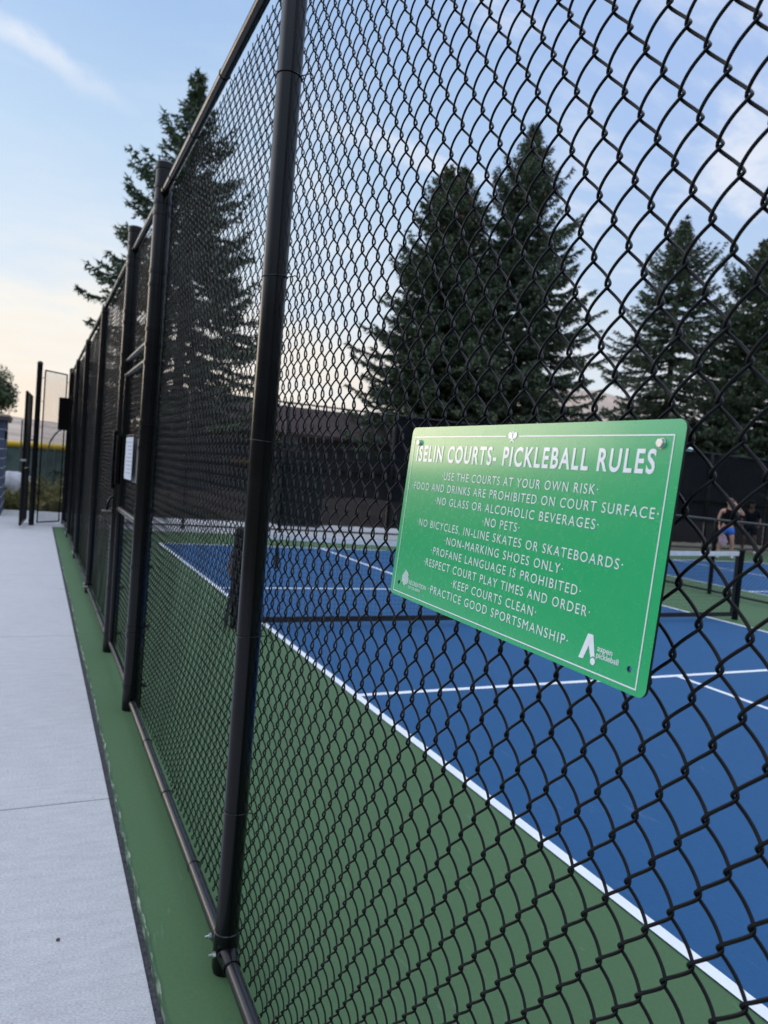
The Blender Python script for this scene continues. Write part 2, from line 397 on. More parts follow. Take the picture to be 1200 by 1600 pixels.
# ------------------------------------------------------------------ chain link
SP, PT = .03172, .0787           # wire spacing and pitch of the spiral
def link_mesh(name, y0, y1, z0, z1, npp, ns, xc=0.0, wire=.0021, amp=.0066, bulge=0.0, origin=None):
    """woven spirals along Y; every wire a flattened helix hooked into the next one"""
    oy, oz = origin if origin else (0.5539, 1.3232)
    i0 = math.ceil((y0-oy)/SP); i1 = math.floor((y1-oy)/SP)
    idx = np.arange(i0, i1+1)
    per = (z1-z0)/PT
    K = int(per*npp)+1
    z = np.linspace(z0, z1, K)[None, :]*np.ones((len(idx), 1))
    cy = (oy+idx*SP)[:, None]+SP/2
    # knots between wire i-1 and i lie at oy+i*SP; height alternates by half a pitch
    ph = 2*PI*(z-oz)/PT+PI*(1+idx[:, None])
    A = SP/2+.0026
    y = cy+A*np.arcsin(.965*np.cos(ph))/math.asin(.965)
    sn = np.sin(ph)
    x = xc-amp*np.sign(sn)*np.abs(sn)**.8
    # a fence is never perfectly flat or regular
    dx = .003*np.sin(cy*2.3+z*1.2)+.002*np.sin(cy*5.1-z*2.3+1)+.0014*np.sin(cy*13+z*9)
    dz = .0022*np.sin(cy*3.7+z*2.1)+.0012*np.sin(cy*9.0-z*6)
    dy = .0016*np.sin(z*4.1+cy*1.3)+.0009*np.sin(z*11-cy*4)
    x = x+dx+bulge; zz = z+dz; y = y+dy
    P = np.stack([x, y, zz], -1)
    T = np.gradient(P, axis=1); T /= np.linalg.norm(T, axis=-1, keepdims=True)
    n1 = np.cross(T, np.array([1., 0, 0])); n1 /= np.linalg.norm(n1, axis=-1, keepdims=True)
    n2 = np.cross(T, n1)
    g = 2*PI*np.arange(ns)/ns
    V = P[:, :, None, :]+wire*(np.cos(g)[None, None, :, None]*n1[:, :, None, :]+np.sin(g)[None, None, :, None]*n2[:, :, None, :])
    Wn = len(idx)
    base = (np.arange(Wn)[:, None]*K+np.arange(K-1)[None, :])[:, :, None]*ns
    k = np.arange(ns)[None, None, :]; k2 = (k+1) % ns
    Q = np.stack([base+k, base+k2, base+ns+k2, base+ns+k], -1).reshape(-1, 4)
    return np_mesh(name, V, Q)

H = 3.055
PR, GR = .0355, .050
YP1, YG1, YG2 = 2.106, 4.56, 5.95
LINE = [-.62, YP1, 8.47, 11.2, 13.85]
CORNER = YB
fence = thing('chain_link_fence', 'tall black chain link fence beside the concrete walkway, carrying the green rules sign', 'fence')
def post_mb(x, y, r, h, cap=True):
    mb = MB()
    prof = [(r, -.05), (r, .01), (r, h*.5), (r, h)]
    if cap: prof += [(r+.005, h), (r+.005, h+.034), (r*.96, h+.042), (r*.5, h+.049), (.004, h+.051)]
    mb.lathe((x, y, 0), prof, 28); return mb
def ring_part(name, y, z, r, parent, x=0.0, wire=.0022, flat=False, tail=True):
    mb = MB()
    if flat:
        mb.lathe((x, y, z-.011), [(r+.0002, 0), (r+.0042, .0005), (r+.0042, .0215), (r+.0002, .022)], 24)
        mb.box(x+r-.002, x+r+.03, y-.004, y+.004, z-.011, z+.011, .001)
    else:
        tilt = rnd.uniform(-.10, .10)
        mb.ring((x, y, z), (tilt, rnd.uniform(-.05, .05), 1), r+wire*.8, wire, 24, 6)
        if tail:
            mb.tube([(x+r*.75, y-r*.75, z), (x+r+.012, y-r-.012, z+.004), (x+r+.02, y-r-.018, z-.008), (x+r+.012, y-r-.022, z-.014)], wire*.9, 6)
    return mb.build(name, m_black, parent, True)
for y in LINE:
    p = post_mb(0, y, PR, H-.03, False).build('post', m_black, fence, True)
    zs = [2.64, 2.076, 1.602, 1.031, .496] if y == YP1 else [2.62, 2.1, 1.6, 1.05, .5]
    for z in zs: ring_part('tie_wire', y, z, PR, p, wire=.0019)
    # loop cap over the top rail
    mb = MB(); mb.lathe((0, y, H-.05), [(PR+.003, 0), (PR+.003, .04), (.027, .07), (.025, .072)], 20); mb.ring((0, y, H), (0, 1, 0), .024, .007, 18, 8)
    mb.build('loop_cap', m_black, p, True)
    # clamp that carries the bottom rail
    mb = MB()
    mb.lathe((0, y, .012), [(PR+.0008, 0), (PR+.0035, .002), (PR+.0035, .112), (PR+.0008, .115)], 24)
    for sg in (-1, 1):
        mb.tube([(0, y+sg*.02, .062), (0, y+sg*.055, .060), (0, y+sg*.078, .056)], [.033, .028, .0255], 18)
        mb.ring((0, y+sg*.078, .056), (0, 1, 0), .0245, .0026, 18, 6)
    cl_ = mb.build('rail_clamp', m_black, p, True)
    for sg, zz in ((1, .095), (-1, .075)):
        mb = MB(); c0 = (-PR-.004, y+sg*.030, zz)
        mb.tube([c0, (c0[0]-.008, c0[1], zz)], .0085, 6); mb.tube([(c0[0]-.008, c0[1], zz), (c0[0]-.020, c0[1], zz)], .0045, 8)
        mb.build('bolt', m_zinc, p)
GB = [3.10, 3.0, 2.94, 2.60, 2.52, 2.27, 2.18, 2.07, 1.67, 1.58, 1.20, .86, .50, .14]
for y in (YG1, YG2):
    p = post_mb(0, y, GR, 3.19, True).build('gate_post', m_black, fence, True)
    for z in GB: ring_part('brace_band', y, z+rnd.uniform(-.01, .01), GR, p, flat=True)
mb = MB(); mb.lathe((0, CORNER, 0), [(.045, -.05), (.045, 3.1), (.049, 3.1), (.049, 3.13), (.03, 3.16), (.003, 3.165)], 24)
p = mb.build('corner_post', m_black, fence, True)
for z in GB[::2]: ring_part('brace_band', CORNER, z, .045, p, flat=True)
segs = [(-1.6, YG1-GR), (YG2+GR, CORNER-.045)]
for a, b in segs:
    mb = MB(); mb.tube([(0, a, H), (0, (a+b)/2, H), (0, b, H)], .0212, 18)
    tr = mb.build('top_rail', m_black, fence, True)
    y = a+.35
    while y < b:
        if min(abs(y-q) for q in LINE) > .15:
            mb = MB(); mb.ring((0, y, H), (rnd.uniform(-.1, .1), 1, .1), .0225, .0018, 16, 5)
            mb.tube([(.02, y, H-.008), (.042, y+.01, H-.02), (.045, y+.02, H-.035)], .0017, 5)
            mb.build('tie_wire', m_black, tr, True)
        y += .61
    for e, sgn in ((a, 0), (b, 1)):
        if e > -1 :
            mb = MB(); yy = e-.03 if sgn else e+.03
            mb.tube([(0, yy-.03, H), (0, yy+.03, H)], .0255, 18); mb.build('rail_end_cup', m_black, tr, True)
brk = [-1.6, -.62, YP1, YG1-GR]
for (a, b) in list(zip(brk[:-1], brk[1:]))+[(YG2+GR, 8.47), (8.47, 11.2), (11.2, 13.85), (13.85, CORNER-.045)]:
    mb = MB(); a2 = a+.03; b2 = b-.03; mb.tube([(0, a2, .056), (0, (a2+b2)/2, .052), (0, b2, .056)], .0212, 18)
    br = mb.build('bottom_rail', m_grayrail, fence, True)
    y = a+.5
    while y < b-.2:
        mb = MB(); mb.ring((.002, y, .054), (0, 1, rnd.uniform(-.2, .2)), .0232, .0021, 16, 6)
        mb.tube([(.02, y, .066), (.035, y+.008, .085), (.047, y+.01, .10)], .002, 6)
        mb.build('tie_wire', m_black, br, True); y += .62
# tension bars next to the gate posts
for y in (YG1-.075, YG2+.075, CORNER-.075):
    mb = MB(); mb.box(.040, .046, y-.008, y+.008, .03, H-.02, .001); mb.build('tension_bar', m_black, fence)
MX = .0465
bays = [(-1.2, YP1, 30, 8), (YP1, YG1-.07, 14, 6), (YG2+.07, 8.47, 10, 5), (8.47, 11.2, 8, 4), (11.2, 13.85, 8, 3), (13.85, CORNER-.06, 8, 3)]
for a, b, npp, ns in bays:
    link('mesh_panel', link_mesh('mesh_panel', a, b, .022, H+.012, npp, ns, MX), m_vinyl, fence)
# panel over the gate opening with its rails
a, b = YG1+GR, YG2-GR
for z in (H, 2.225):
    mb = MB(); mb.tube([(0, a, z), (0, b, z)], .0212, 18)
    for e, s_ in ((a, 1), (b, -1)): mb.tube([(0, e, z), (0, e+s_*.05, z)], .0255, 18)
    mb.build('transom_rail', m_black, fence, True)
link('mesh_panel', link_mesh('mesh_panel', a+.02, b-.02, 2.23, H+.01, 10, 5, MX-.012), m_vinyl, fence)

# gate leaf
ga, gb = a+.055, b-.045
gate = thing('chain_link_gate', 'black chain link gate leaf closed between the two capped gate posts, with notices on it', 'gate', (0, ga, 0))
def gl(mb, name, mat=m_black, sm=True):
    mb.v = [(x, y-ga, z) for x, y, z in mb.v]; return mb.build(name, mat, gate, sm)
mb = MB()
loop = [(0, ga, .09), (0, gb, .09), (0, gb, 2.115), (0, ga, 2.115)]
for p_, q_ in zip(loop, loop[1:]+loop[:1]): mb.tube([p_, q_], .0212, 16)
for p_ in loop: mb.ell(p_, .023, .023, .023)
gl(mb, 'frame')
mb = MB(); mb.tube([(0, ga, 1.115), (0, gb, 1.115)], .0212, 16); gl(mb, 'mid_rail', m_grayrail)
mg = link_mesh('mesh_panel', ga+.01, gb-.01, .10, 2.11, 10, 5, MX-.018); o = link('mesh_panel', mg, m_vinyl, gate); o.location = (0, -ga, 0)
for z in (.46, 1.72):
    mb = MB(); mb.lathe((0, YG1, z-.02), [(GR+.001, 0), (GR+.005, .002), (GR+.005, .038), (GR+.001, .04)], 24)
    mb.tube([(-.03, YG1+.045, z), (-.035, YG1+.075, z), (-.01, ga-.0, z)], .010, 8); mb.ring((0, ga, z), (0, 0, 1), .026, .007, 18, 8)
    gl(mb, 'hinge')
mb = MB()
mb.box(-.068, -.046, YG2-.03, YG2+.05, 1.26, 1.70, .005)
mb.box(-.050, -.026, gb-.03, gb+.02, 1.30, 1.66, .004)
gl(mb, 'lock_guard', sm=False)
mb = MB()
mb.tube([(-.045, YG2-.02, 1.20), (-.062, YG2-.02, 1.19), (-.078, YG2-.02, 1.15), (-.084, YG2-.02, 1.09)], [.010, .010, .010, .010], 10)
mb.lathe((0, YG2, 1.07), [(GR+.001, 0), (GR+.006, .002), (GR+.006, .04), (GR+.001, .042)], 24)
gl(mb, 'latch')
mb = MB(); mb.box(-.115, -.05, YG2-.04, YG2+.03, 1.083, 1.095, .003); gl(mb, 'latch_plate', m_steel, False)

# notices on the gate
def notice(y0, y1, z0, z1, label, name, tilt, page, rows, dx_):
    t = thing(name, label, 'notice', (dx_, (y0+y1)/2, (z0+z1)/2), tilt, 'notices on the gate')
    w = (y1-y0)/2; h = (z1-z0)/2
    mb = MB(); mb.box(-.006, 0, -w-.004, w+.004, -h-.004, h+.016, .002); mb.build('backing', m_black, t)
    mb = MB(); mb.box(-.0085, -.0062, -w, w, -h, h); mb.build('sheet', page, t)
    if rows:
        mb = MB()
        for k in range(9):
            z = h-.03-k*(2*h-.05)/9; mb.box(-.0092, -.0087, -w*.8, w*rnd.uniform(.2, .8), z-.005, z)
        mb.build('print_lines', m_ink, t)
    return t
notice(4.84, 5.13, 1.37, 1.64, 'white printed paper sheet on the black gate, in front of the grey one', 'paper_notice', R(2), m_paper, True, -.046)
notice(4.75, 5.05, 1.355, 1.635, 'grey sheet in a clear holder on the gate, half behind the white paper', 'paper_notice', R(0), m_holder, False, -.014)

# ------------------------------------------------------------------ rules sign
KS = 1.062
sc_ = Vector((-.0214, .838, 1.474)); SC = CAM+(sc_-CAM)*KS
Rs = Matrix.Rotation(3e-4, 3, 'Z') @ Matrix.Rotation(.0654, 3, 'Y') @ Matrix.Rotation(.0067, 3, 'X')
# local axes: u right (-Y), v up (Z), n towards the walkway (-X)
Ls = Matrix(((0, 0, -1), (-1, 0, 0), (0, 1, 0)))
sign = thing('rules_sign', 'green court rules sign with white lettering bolted to the black chain link fence', 'sign')
ms = (Rs @ Ls).to_4x4(); ms.translation = SC; sign.matrix_world = ms
SW, SH = .5936*KS, .2873*KS
def curve_mesh(splines, ext=0.0):
    cu = bpy.data.curves.new('c', 'CURVE'); cu.dimensions = '2D'; cu.fill_mode = 'BOTH'; cu.extrude = ext
    for pts in splines:
        sp_ = cu.splines.new('POLY'); sp_.points.add(len(pts)-1); sp_.use_cyclic_u = True
        for i, p_ in enumerate(pts): sp_.points[i].co = (p_[0], p_[1], 0, 1)
    o = bpy.data.objects.new('c', cu); COL.objects.link(o)
    me = bpy.data.meshes.new_from_object(o.evaluated_get(bpy.context.evaluated_depsgraph_get()))
    bpy.data.objects.remove(o); bpy.data.curves.remove(cu); return me
def circ(cx_, cy_, r, n=20): return [(cx_+r*math.cos(2*PI*k/n), cy_+r*math.sin(2*PI*k/n)) for k in range(n)]
def rrect(w, h, r, n=6):
    out = []
    for (sx_, sy_, a0) in ((1, 1, 0), (-1, 1, 90), (-1, -1, 180), (1, -1, 270)):
        for k in range(n+1):
            a = R(a0+90*k/n); out.append((sx_*(w/2-r)+r*math.cos(a), sy_*(h/2-r)+r*math.sin(a)))
    return out
holes = [(-.2688*KS, -.1212*KS), (.2704*KS, -.1190*KS)]
me = curve_mesh([rrect(SW, SH, .011)]+[circ(x, y, .0036) for x, y in holes], .0018)
me.transform(Matrix.Translation((0, 0, -.0018)))
me.materials.append(m_signg.m); me.materials.append(m_signe.m)
for p_ in me.polygons: p_.material_index = 0 if p_.normal.z > .9 else 1
me.name = 'panel'; link('panel', me, None, sign)
def sgn_part(name, me, mat, z=.0005):
    me.name = name; me.transform(Matrix.Translation((0, 0, z))); me.materials.clear(); me.materials.append(mat.m); return link(name, me, None, sign)
def text_mesh(txt, u0, u1, v0, v1, space=1.1, thick=0.0, smooth=True, fit=True):
    fc = bpy.data.curves.new('t', 'FONT'); fc.body = txt; fc.size = 1; fc.space_character = space; fc.offset = thick; fc.resolution_u = 4
    o = bpy.data.objects.new('t', fc); COL.objects.link(o)
    me = bpy.data.meshes.new_from_object(o.evaluated_get(bpy.context.evaluated_depsgraph_get()))
    bpy.data.objects.remove(o); bpy.data.curves.remove(fc)
    co = np.empty(len(me.vertices)*3, np.float32); me.vertices.foreach_get('co', co); co = co.reshape(-1, 3)
    # cap height of the built-in face
    x0, x1 = co[:, 0].min(), co[:, 0].max()
    cap = CAP
    co[:, 0] = (u0+(co[:, 0]-x0)/(x1-x0)*(u1-u0))*KS; co[:, 1] = (v0+co[:, 1]/cap*(v1-v0))*KS; co[:, 2] = 0
    me.vertices.foreach_set('co', co.ravel()); me.update()
    # strokes of one glyph may overlap: lay them a hair apart so no two faces share a plane
    bm = bmesh.new(); bm.from_mesh(me); bmesh.ops.split_edges(bm, edges=bm.edges[:]); bm.faces.ensure_lookup_table()
    for i, f in enumerate(bm.faces):
        for v in f.verts: v.co.z = (i % 9)*2.2e-5
    bm.to_mesh(me); bm.free(); return me
fc = bpy.data.curves.new('t', 'FONT'); fc.body = 'H'; fc.size = 1
o = bpy.data.objects.new('t', fc); COL.objects.link(o)
_m = bpy.data.meshes.new_from_object(o.evaluated_get(bpy.context.evaluated_depsgraph_get()))
CAP = max(v.co.y for v in _m.vertices); bpy.data.objects.remove(o)
DOT = '\u00b7'
sgn_part('title_lettering', text_mesh('ISELIN COURTS- PICKLEBALL RULES', -.2705, .2630, .0868, .1116, 1.22, .024), m_signw)
LINES = [('USE THE COURTS AT YOUR OWN RISK', -.174, .1835, .0648), ('FOOD AND DRINKS ARE PROHIBITED ON COURT SURFACE', -.2692, .2782, .0453),
         ('NO GLASS OR ALCOHOLIC BEVERAGES', -.1853, .1931, .0252), ('NO PETS', -.0418, .0465, .0058), ('NO BICYCLES, IN-LINE SKATES OR SKATEBOARDS', -.2334, .2395, -.0137),
         ('NON-MARKING SHOES ONLY', -.1386, .1440, -.0336), ('PROFANE LANGUAGE IS PROHIBITED', -.1743, .1805, -.0535), ('RESPECT COURT PLAY TIMES AND ORDER', -.1928, .2005, -.0738),
         ('KEEP COURTS CLEAN', -.1009, .1062, -.0939), ('PRACTICE GOOD SPORTSMANSHIP', -.1655, .1715, -.1136)]
for t_, a_, b_, vm in LINES:
    sgn_part('lettering', text_mesh(DOT+t_+DOT, a_, b_, vm-.0059, vm+.0059, 1.22, .0), m_signw)
# thin frame line, broken at the emblem
bx0, bx1, by0, by1, bw = -.2850*KS, .2838*KS, -.1376*KS, .1279*KS, .0016
mb = MB()
def bq(a, b, c_, d): mb.quad((a, c_, 0), (b, c_, 0), (b, d, 0), (a, d, 0))
bq(bx0, -.0150*KS, by1-bw, by1); bq(.0155*KS, bx1, by1-bw, by1); bq(bx0, bx1, by0, by0+bw)
bq(bx0, bx0+bw, by0+bw, by1-bw); bq(bx1-bw, bx1, by0+bw, by1-bw)
sgn_part('border_line', mb.build('border_line', me_only=True), m_signw)
# emblem of two crossed paddles with a ball
def poly_parts(polys):
    mb = MB()
    for P in polys: mb.add([(x*KS, y*KS, 0) for x, y in P], [tuple(range(len(P)))])
    return mb.build('emblem', me_only=True)
def paddle(cx_, cy_, ang, L_, w):
    P = []
    for k in range(13):
        a = -40+260*k/12; P.append((w*math.cos(R(a)), L_*.42+w*1.15*math.sin(R(a))))
    P += [(-w*.24, L_*.12), (-w*.24, -L_*.32), (w*.24, -L_*.32), (w*.24, L_*.12)]
    ca, sa = math.cos(R(ang)), math.sin(R(ang)); return [(cx_+x*ca-y*sa, cy_+x*sa+y*ca) for x, y in P]
sgn_part('emblem', poly_parts([paddle(.0005, .1230, 46, .0185, .0043), ]), m_signw, .0005)
sgn_part('emblem', poly_parts([paddle(.0005, .1230, -46, .0185, .0043), circ(.0005, .1320, .0018, 12)]), m_signw, .0007)
# leaf mark with lettering
leafc = (-.2475, -.1095); polys = []
def inleaf(x, y):
    t = (y+.0125)/.026
    if t < 0 or t > 1: return False
    w = .0135*math.sin(PI*min(1, t**.75))**.8*(1-.25*t); return abs(x) < w
yy = -.012; row = 0
while yy < .0135:
    xx = -.014+(row % 2)*.0019
    while xx < .014:
        if inleaf(xx, yy):
            s_ = .00165; polys.append([(leafc[0]+xx, leafc[1]+yy-s_*.9), (leafc[0]+xx+s_, leafc[1]+yy), (leafc[0]+xx, leafc[1]+yy+s_*1.0), (leafc[0]+xx-s_, leafc[1]+yy)])
        xx += .0038
    yy += .0021; row += 1
polys.append([(leafc[0]-.0003, leafc[1]-.0175), (leafc[0]+.0006, leafc[1]-.0175), (leafc[0]+.0006, leafc[1]-.012), (leafc[0]-.0003, leafc[1]-.012)])
sgn_part('leaf_mark', poly_parts(polys), m_signw)
sgn_part('lettering', text_mesh('RECREATION', -.2325, -.1745, -.1182, -.1116, 1.0, .004), m_signw)
sgn_part('lettering', text_mesh('CITY OF ASPEN', -.2335, -.1925, -.1252, -.1212, 1.0, .012), m_signw)
sgn_part('letter_mark', poly_parts([[(.1925, -.1268), (.2003, -.1262), (.2112, -.0968), (.2027, -.0970)], [(.2060, -.1090), (.2112, -.0968), (.2183, -.1205), (.2150, -.1200), (.2120, -.1225)], circ(.2160, -.1256, .0040, 18)]), m_signw)
sgn_part('lettering', text_mesh('aspen', .2205, .2440, -.1122, -.1058, 1.0, .012), m_signw)
sgn_part('lettering', text_mesh('pickleball', .2205, .2545, -.1196, -.1134, 1.0, .012), m_signw)
for bx, by in ((-.2644*KS, .1174*KS), (.2675*KS, .1183*KS)):
    mb = MB()
    mb.tube([(bx, by, .0002), (bx, by, .0011)], .0060, 18); mb.tube([(bx, by, .0011), (bx, by, .0046), (bx, by, .0052)], [.0056, .0056, .0047], 6)
    mb.tube([(bx, by, -.004), (bx, by, -.045)], .0028, 8); mb.tube([(bx, by, -.022), (bx, by, -.0205)], .011, 14)
    mb.build('bolt', m_zinc, sign)

# ------------------------------------------------------------------ nets
def make_net(x0, label):
    t = thing('court_net', label, 'net', (x0, YN, 0), 0, 'nets across the courts')
    w = 6.705
    for k, x in enumerate((0, w)):
        mb = MB(); mb.lathe((x, 0, 0), [(.041, -.05), (.041, .90), (.045, .90), (.045, .93), (.036, .945), (.003, .95)], 20)
        p_ = mb.build('net_post', m_black, t, True)
        if k: continue
        mb = MB(); mb.box(x-.055, x+.055, -.075, -.040, .62, .80, .006); mb.tube([(x, -.075, .70), (x, -.11, .70), (x-.06, -.115, .65)], .009, 8)
        mb.build('winder', m_black, p_, True)
    mb = MB()
    zt = lambda x: .905-.05*(1-((x-w/2)/(w/2))**2)
    n = 60
    xs = [.05+(w-.1)*i/n for i in range(n+1)]
    for s_, e_ in ((-.009, .009),):
        V = []; F = []
        for x in xs:
            V += [(x, s_, zt(x)-.055), (x, s_, zt(x)), (x, e_, zt(x)), (x, e_, zt(x)-.055)]
        for i in range(n):
            for q_ in range(4): F.append((4*i+q_, 4*i+(q_+1) % 4, 4*i+4+(q_+1) % 4, 4*i+4+q_))
        mb.add(V, F)
    mb.build('top_tape', m_tape, t)
    mb = MB()
    for x in np.arange(.06, w-.05, .0445): mb.tube([(x, 0, .08), (x, 0, zt(x)-.05)], .0013, 3, cap=False)
    for z in np.arange(.09, .86, .0445): mb.tube([(x, 0, .06+(z-.06)*(zt(x)-.05)/.855) for x in xs[::3]], .0013, 3, cap=False)
    mb.build('netting', m_bag, t)
    mb = MB()
    mb.box(.05, w-.05, -.006, .006, .045, .10)
    mb.box(.045, .095, -.008, .008, .10, .86); mb.box(w-.095, w-.045, -.008, .008, .10, .86)
    mb.build('edge_band', m_bag, t)
    return t
XN = XS-.305
net = make_net(XN, 'pickleball net with white top tape across the nearer blue court')
# the post beside the fence carries a strap, a handle and bunched netting
mb = MB(); mb.tube([(-.068, -.01, .72), (-.078, -.01, .66), (-.070, -.012, .60), (-.078, -.01, .54), (-.065, -.01, .49)], [.008, .014, .010, .015, .007], 8); mb.tube([(-.075, -.01, .60), (-.115, -.01, .595)], .007, 8)
mb.build('strap', m_tan, net, True)
mb = MB(); mb.tube([(-.045, .0, .88), (-.04, -.01, .70), (-.05, -.02, .52), (-.045, -.02, .36), (-.07, -.03, .20), (-.085, -.04, .06), (-.09, -.05, .005)], [.008, .018, .010, .020, .014, .022, .012], 10); mb.tube([(.045, -.01, .86), (.05, -.02, .66), (.045, -.02, .45), (.05, -.02, .25)], [.008, .016, .010, .007], 10)
mb.build('bunched_netting', m_bag, net, True)
mb = MB(); mb.tube([(.36, -.01, .82), (.365, -.015, .70), (.36, -.015, .56)], [.010, .024, .012], 10); mb.build('net_strap', m_bag, net, True)
make_net(10.5, 'pickleball net across the farther court beyond the low divider fence')

# ------------------------------------------------------------------ divider fence
XD = 9.58
div = thing('divider_fence', 'low black chain link fence with a top rail between the two courts', 'fence', (XD, 0, 0))
for y in (-.6, 2.45, 5.5, 8.57, 11.6, 14.65):
    mb = MB(); mb.lathe((0, y, 0), [(.035, -.05), (.035, 1.21), (.028, 1.24)], 18); mb.ring((0, y, 1.235), (0, 1, 0), .024, .007, 16, 6); mb.build('post', m_black, div, True)
mb = MB(); mb.tube([(0, -.6, 1.235), (0, 7, 1.235), (0, 14.65, 1.235)], .021, 14); mb.build('top_rail', m_grayrail, div, True)
mb = MB(); mb.tube([(0, -.6, .06), (0, 14.65, .06)], .018, 10); mb.build('bottom_rail', m_black, div, True)
link('mesh_panel', link_mesh('mesh_panel', -.6, 14.65, .03, 1.23, 6, 3, .03), m_vinyl, div)

# ------------------------------------------------------------------ back fence
bf = thing('back_fence', 'tall black fence hung with dark windscreen behind the courts', 'fence', (0, YB, 0))
BX = [0.0, 2.4, 4.6, 7.35, 10.1, 12.85, 15.6, 18.35, 21.1, 23.85, 26.6, 29.3]
for x in BX[1:]:
    mb = MB(); mb.lathe((x, 0, 0), [(.038, -.05), (.038, 2.98), (.03, 3.0)], 16); mb.build('post', m_black, bf, True)
mb = MB(); mb.tube([(.045, 0, 3.0), (15, 0, 3.0), (29.3, 0, 3.0)], .021, 12); mb.build('top_rail', m_black, bf, True)
mb = MB(); mb.tube([(.045, 0, .07), (29.3, 0, .07)], .021, 12); mb.build('bottom_rail', m_black, bf, True)
for i, (a, b) in enumerate(zip(BX[:-1], BX[1:])):
    z0, z1 = (.20, 2.06) if b < 8 else (.20, 2.97)
    nx, nz = 14, 10; V = []; F = []
    for j in range(nz+1):
        for k in range(nx+1):
            u, v = k/nx, j/nz
            y = .045+.03*math.sin(PI*u)*math.sin(PI*v)*math.sin(3*u*PI+i)+.006*math.sin(u*19+v*7)
            z = z0+(z1-z0)*v+(.012*math.sin(u*PI*9) if j in (0, nz) else 0)
            V.append((a+.03+(b-a-.06)*u, y, z))
    for j in range(nz):
        for k in range(nx): F.append((j*(nx+1)+k, j*(nx+1)+k+1, (j+1)*(nx+1)+k+1, (j+1)*(nx+1)+k))
    me = bpy.data.meshes.new('windscreen'); me.from_pydata(V, [], F); me.polygons.foreach_set('use_smooth', [True]*len(me.polygons))
    link('windscreen', me, (m_screen2 if b < 8 else m_screen).m, bf)
mm = link_mesh('mesh_panel', 0, 8, 2.0, 3.0, 6, 3, 0)
o = link('mesh_panel', mm, m_vinyl, bf); o.rotation_euler = (0, 0, -PI/2)
mb = MB(); mb.box(.05, 29.3, -.02, .02, 1.50, 1.535); mb.build('mid_cable', m_black, bf)

# ------------------------------------------------------------------ far end of the walkway
wg = thing('walkway_fence', 'narrow black chain link panel and tall post across the far end of the walkway', 'fence', (-.59, 15.75, 0))
mb = MB(); mb.lathe((0, 0, 0), [(.05, -.05), (.05, 3.1), (.055, 3.1), (.055, 3.13), (.03, 3.16), (.003, 3.165)], 20); mb.build('post', m_black, wg, True)
mb = MB(); x0, x1 = .10, .50
for p_, q_ in (((x0, .0, .06), (x1, .4, .06)), ((x1, .4, .06), (x1, .4, 3.0)), ((x1, .4, 3.0), (x0, 0, 3.0)), ((x0, 0, 3.0), (x0, 0, .06))): mb.tube([p_, q_], .014, 10)
mb.build('frame', m_black, wg, True)
mb = MB()
for z in (.25, .8, 1.35, 1.9, 2.4, 2.85): mb.tube([(0, 0, z), (.1, 0, z)], .008, 6); mb.tube([(x1, .4, z), (x1+.05, .45, z)], .008, 6)
mb.build('brace_band', m_black, wg)
L_ = math.hypot(x1-x0, .4)
mm = link_mesh('mesh_panel', 0, L_, .06, 3.0, 8, 3, 0, .0034); o = link('mesh_panel', mm, m_vinyl, wg); o.location = (x0, 0, 0); o.rotation_euler = (0, 0, -PI/2+math.atan2(.4, x1-x0))

og = thing('open_gate_leaf', 'black chain link gate leaf swung open, edge on, at the far end of the walkway', 'gate', (-.70, 16.2, 0), R(176.5))
mb = MB()
lp = [(0, 0, .08), (0, 1.25, .08), (0, 1.25, 2.50), (0, 0, 2.50)]
for p_, q_ in zip(lp, lp[1:]+lp[:1]): mb.tube([p_, q_], .024, 12)
mb.tube([(0, 0, 1.1), (0, 1.25, 1.1)], .02, 10)
mb.build('frame', m_black, og, True)
link('mesh_panel', link_mesh('mesh_panel', .01, 1.24, .08, 2.49, 8, 3, 0, .0032), m_vinyl, og)
for z in (.6, 1.65):
    mb = MB(); mb.tube([(0, -.01, z), (-.07, -.05, z)], .014, 8); mb.ring((0, 0, z), (0, 0, 1), .027, .008, 14, 6); mb.build('hinge', m_black, og, True)
mb = MB(); mb.box(-.05, .05, 1.24, 1.30, 1.24, 1.28, .006); mb.build('latch', m_steel, og)

tag_b = thing('dark_banner', 'small dark board hanging high on the fence near the far corner of the walkway', 'board', (-.05, 15.0, 2.16), R(2))
mb = MB(); mb.box(-.19, .0, -.012, .012, -.29, .31, .004); mb.build('board', Mat('dark brown board', (.003, .0025, .0025), .9, spec=.08), tag_b)
mb = MB()
for z in (-.28, 0, .32): mb.ring((.02, 0, z), (0, 1, 0), .03, .004, 14, 6)
mb.build('tie_wire', m_black, tag_b, True)

# block hut on the left
m_block = Mat('slate blue block', (.045, .062, .10), .8)
bt = m_block.n('ShaderNodeTexBrick'); m_block.l(m_block.coord('Object', (1, 1, 1)), bt.inputs['Vector'])
m_block.vary(5, .8, 1.2); m_block.bump(m_block.noise(60, 4), .4, .004)
m_mortar = Mat('pale mortar', (.52, .53, .55), .9); m_roof = Mat('dark roof metal', (.05, .045, .042), .5)
m_trim = Mat('tan roof edge', (.34, .28, .22), .7)
hut = thing('block_hut', 'slate blue concrete block hut with a flat roof left of the walkway', 'hut', (-1.19, 17.45, 0))
mb = MB(); mb.box(-3.2, 0, 0, 2.0, -.05, 2.02, .006); mb.build('wall', m_block, hut)
mb = MB()
for k in range(1, 10):
    z = k*.203; mb.box(-3.2, .004, -.004, 2.004, z-.005, z+.005)
mb.build('mortar_joints', m_mortar, hut)
mb = MB(); mb.box(-3.3, .07, -.10, 2.1, 2.022, 2.10, .006); mb.build('roof', m_roof, hut)
mb = MB(); mb.box(-3.31, .09, -.115, 2.115, 2.10, 2.14, .004); mb.build('roof_edge', m_trim, hut)
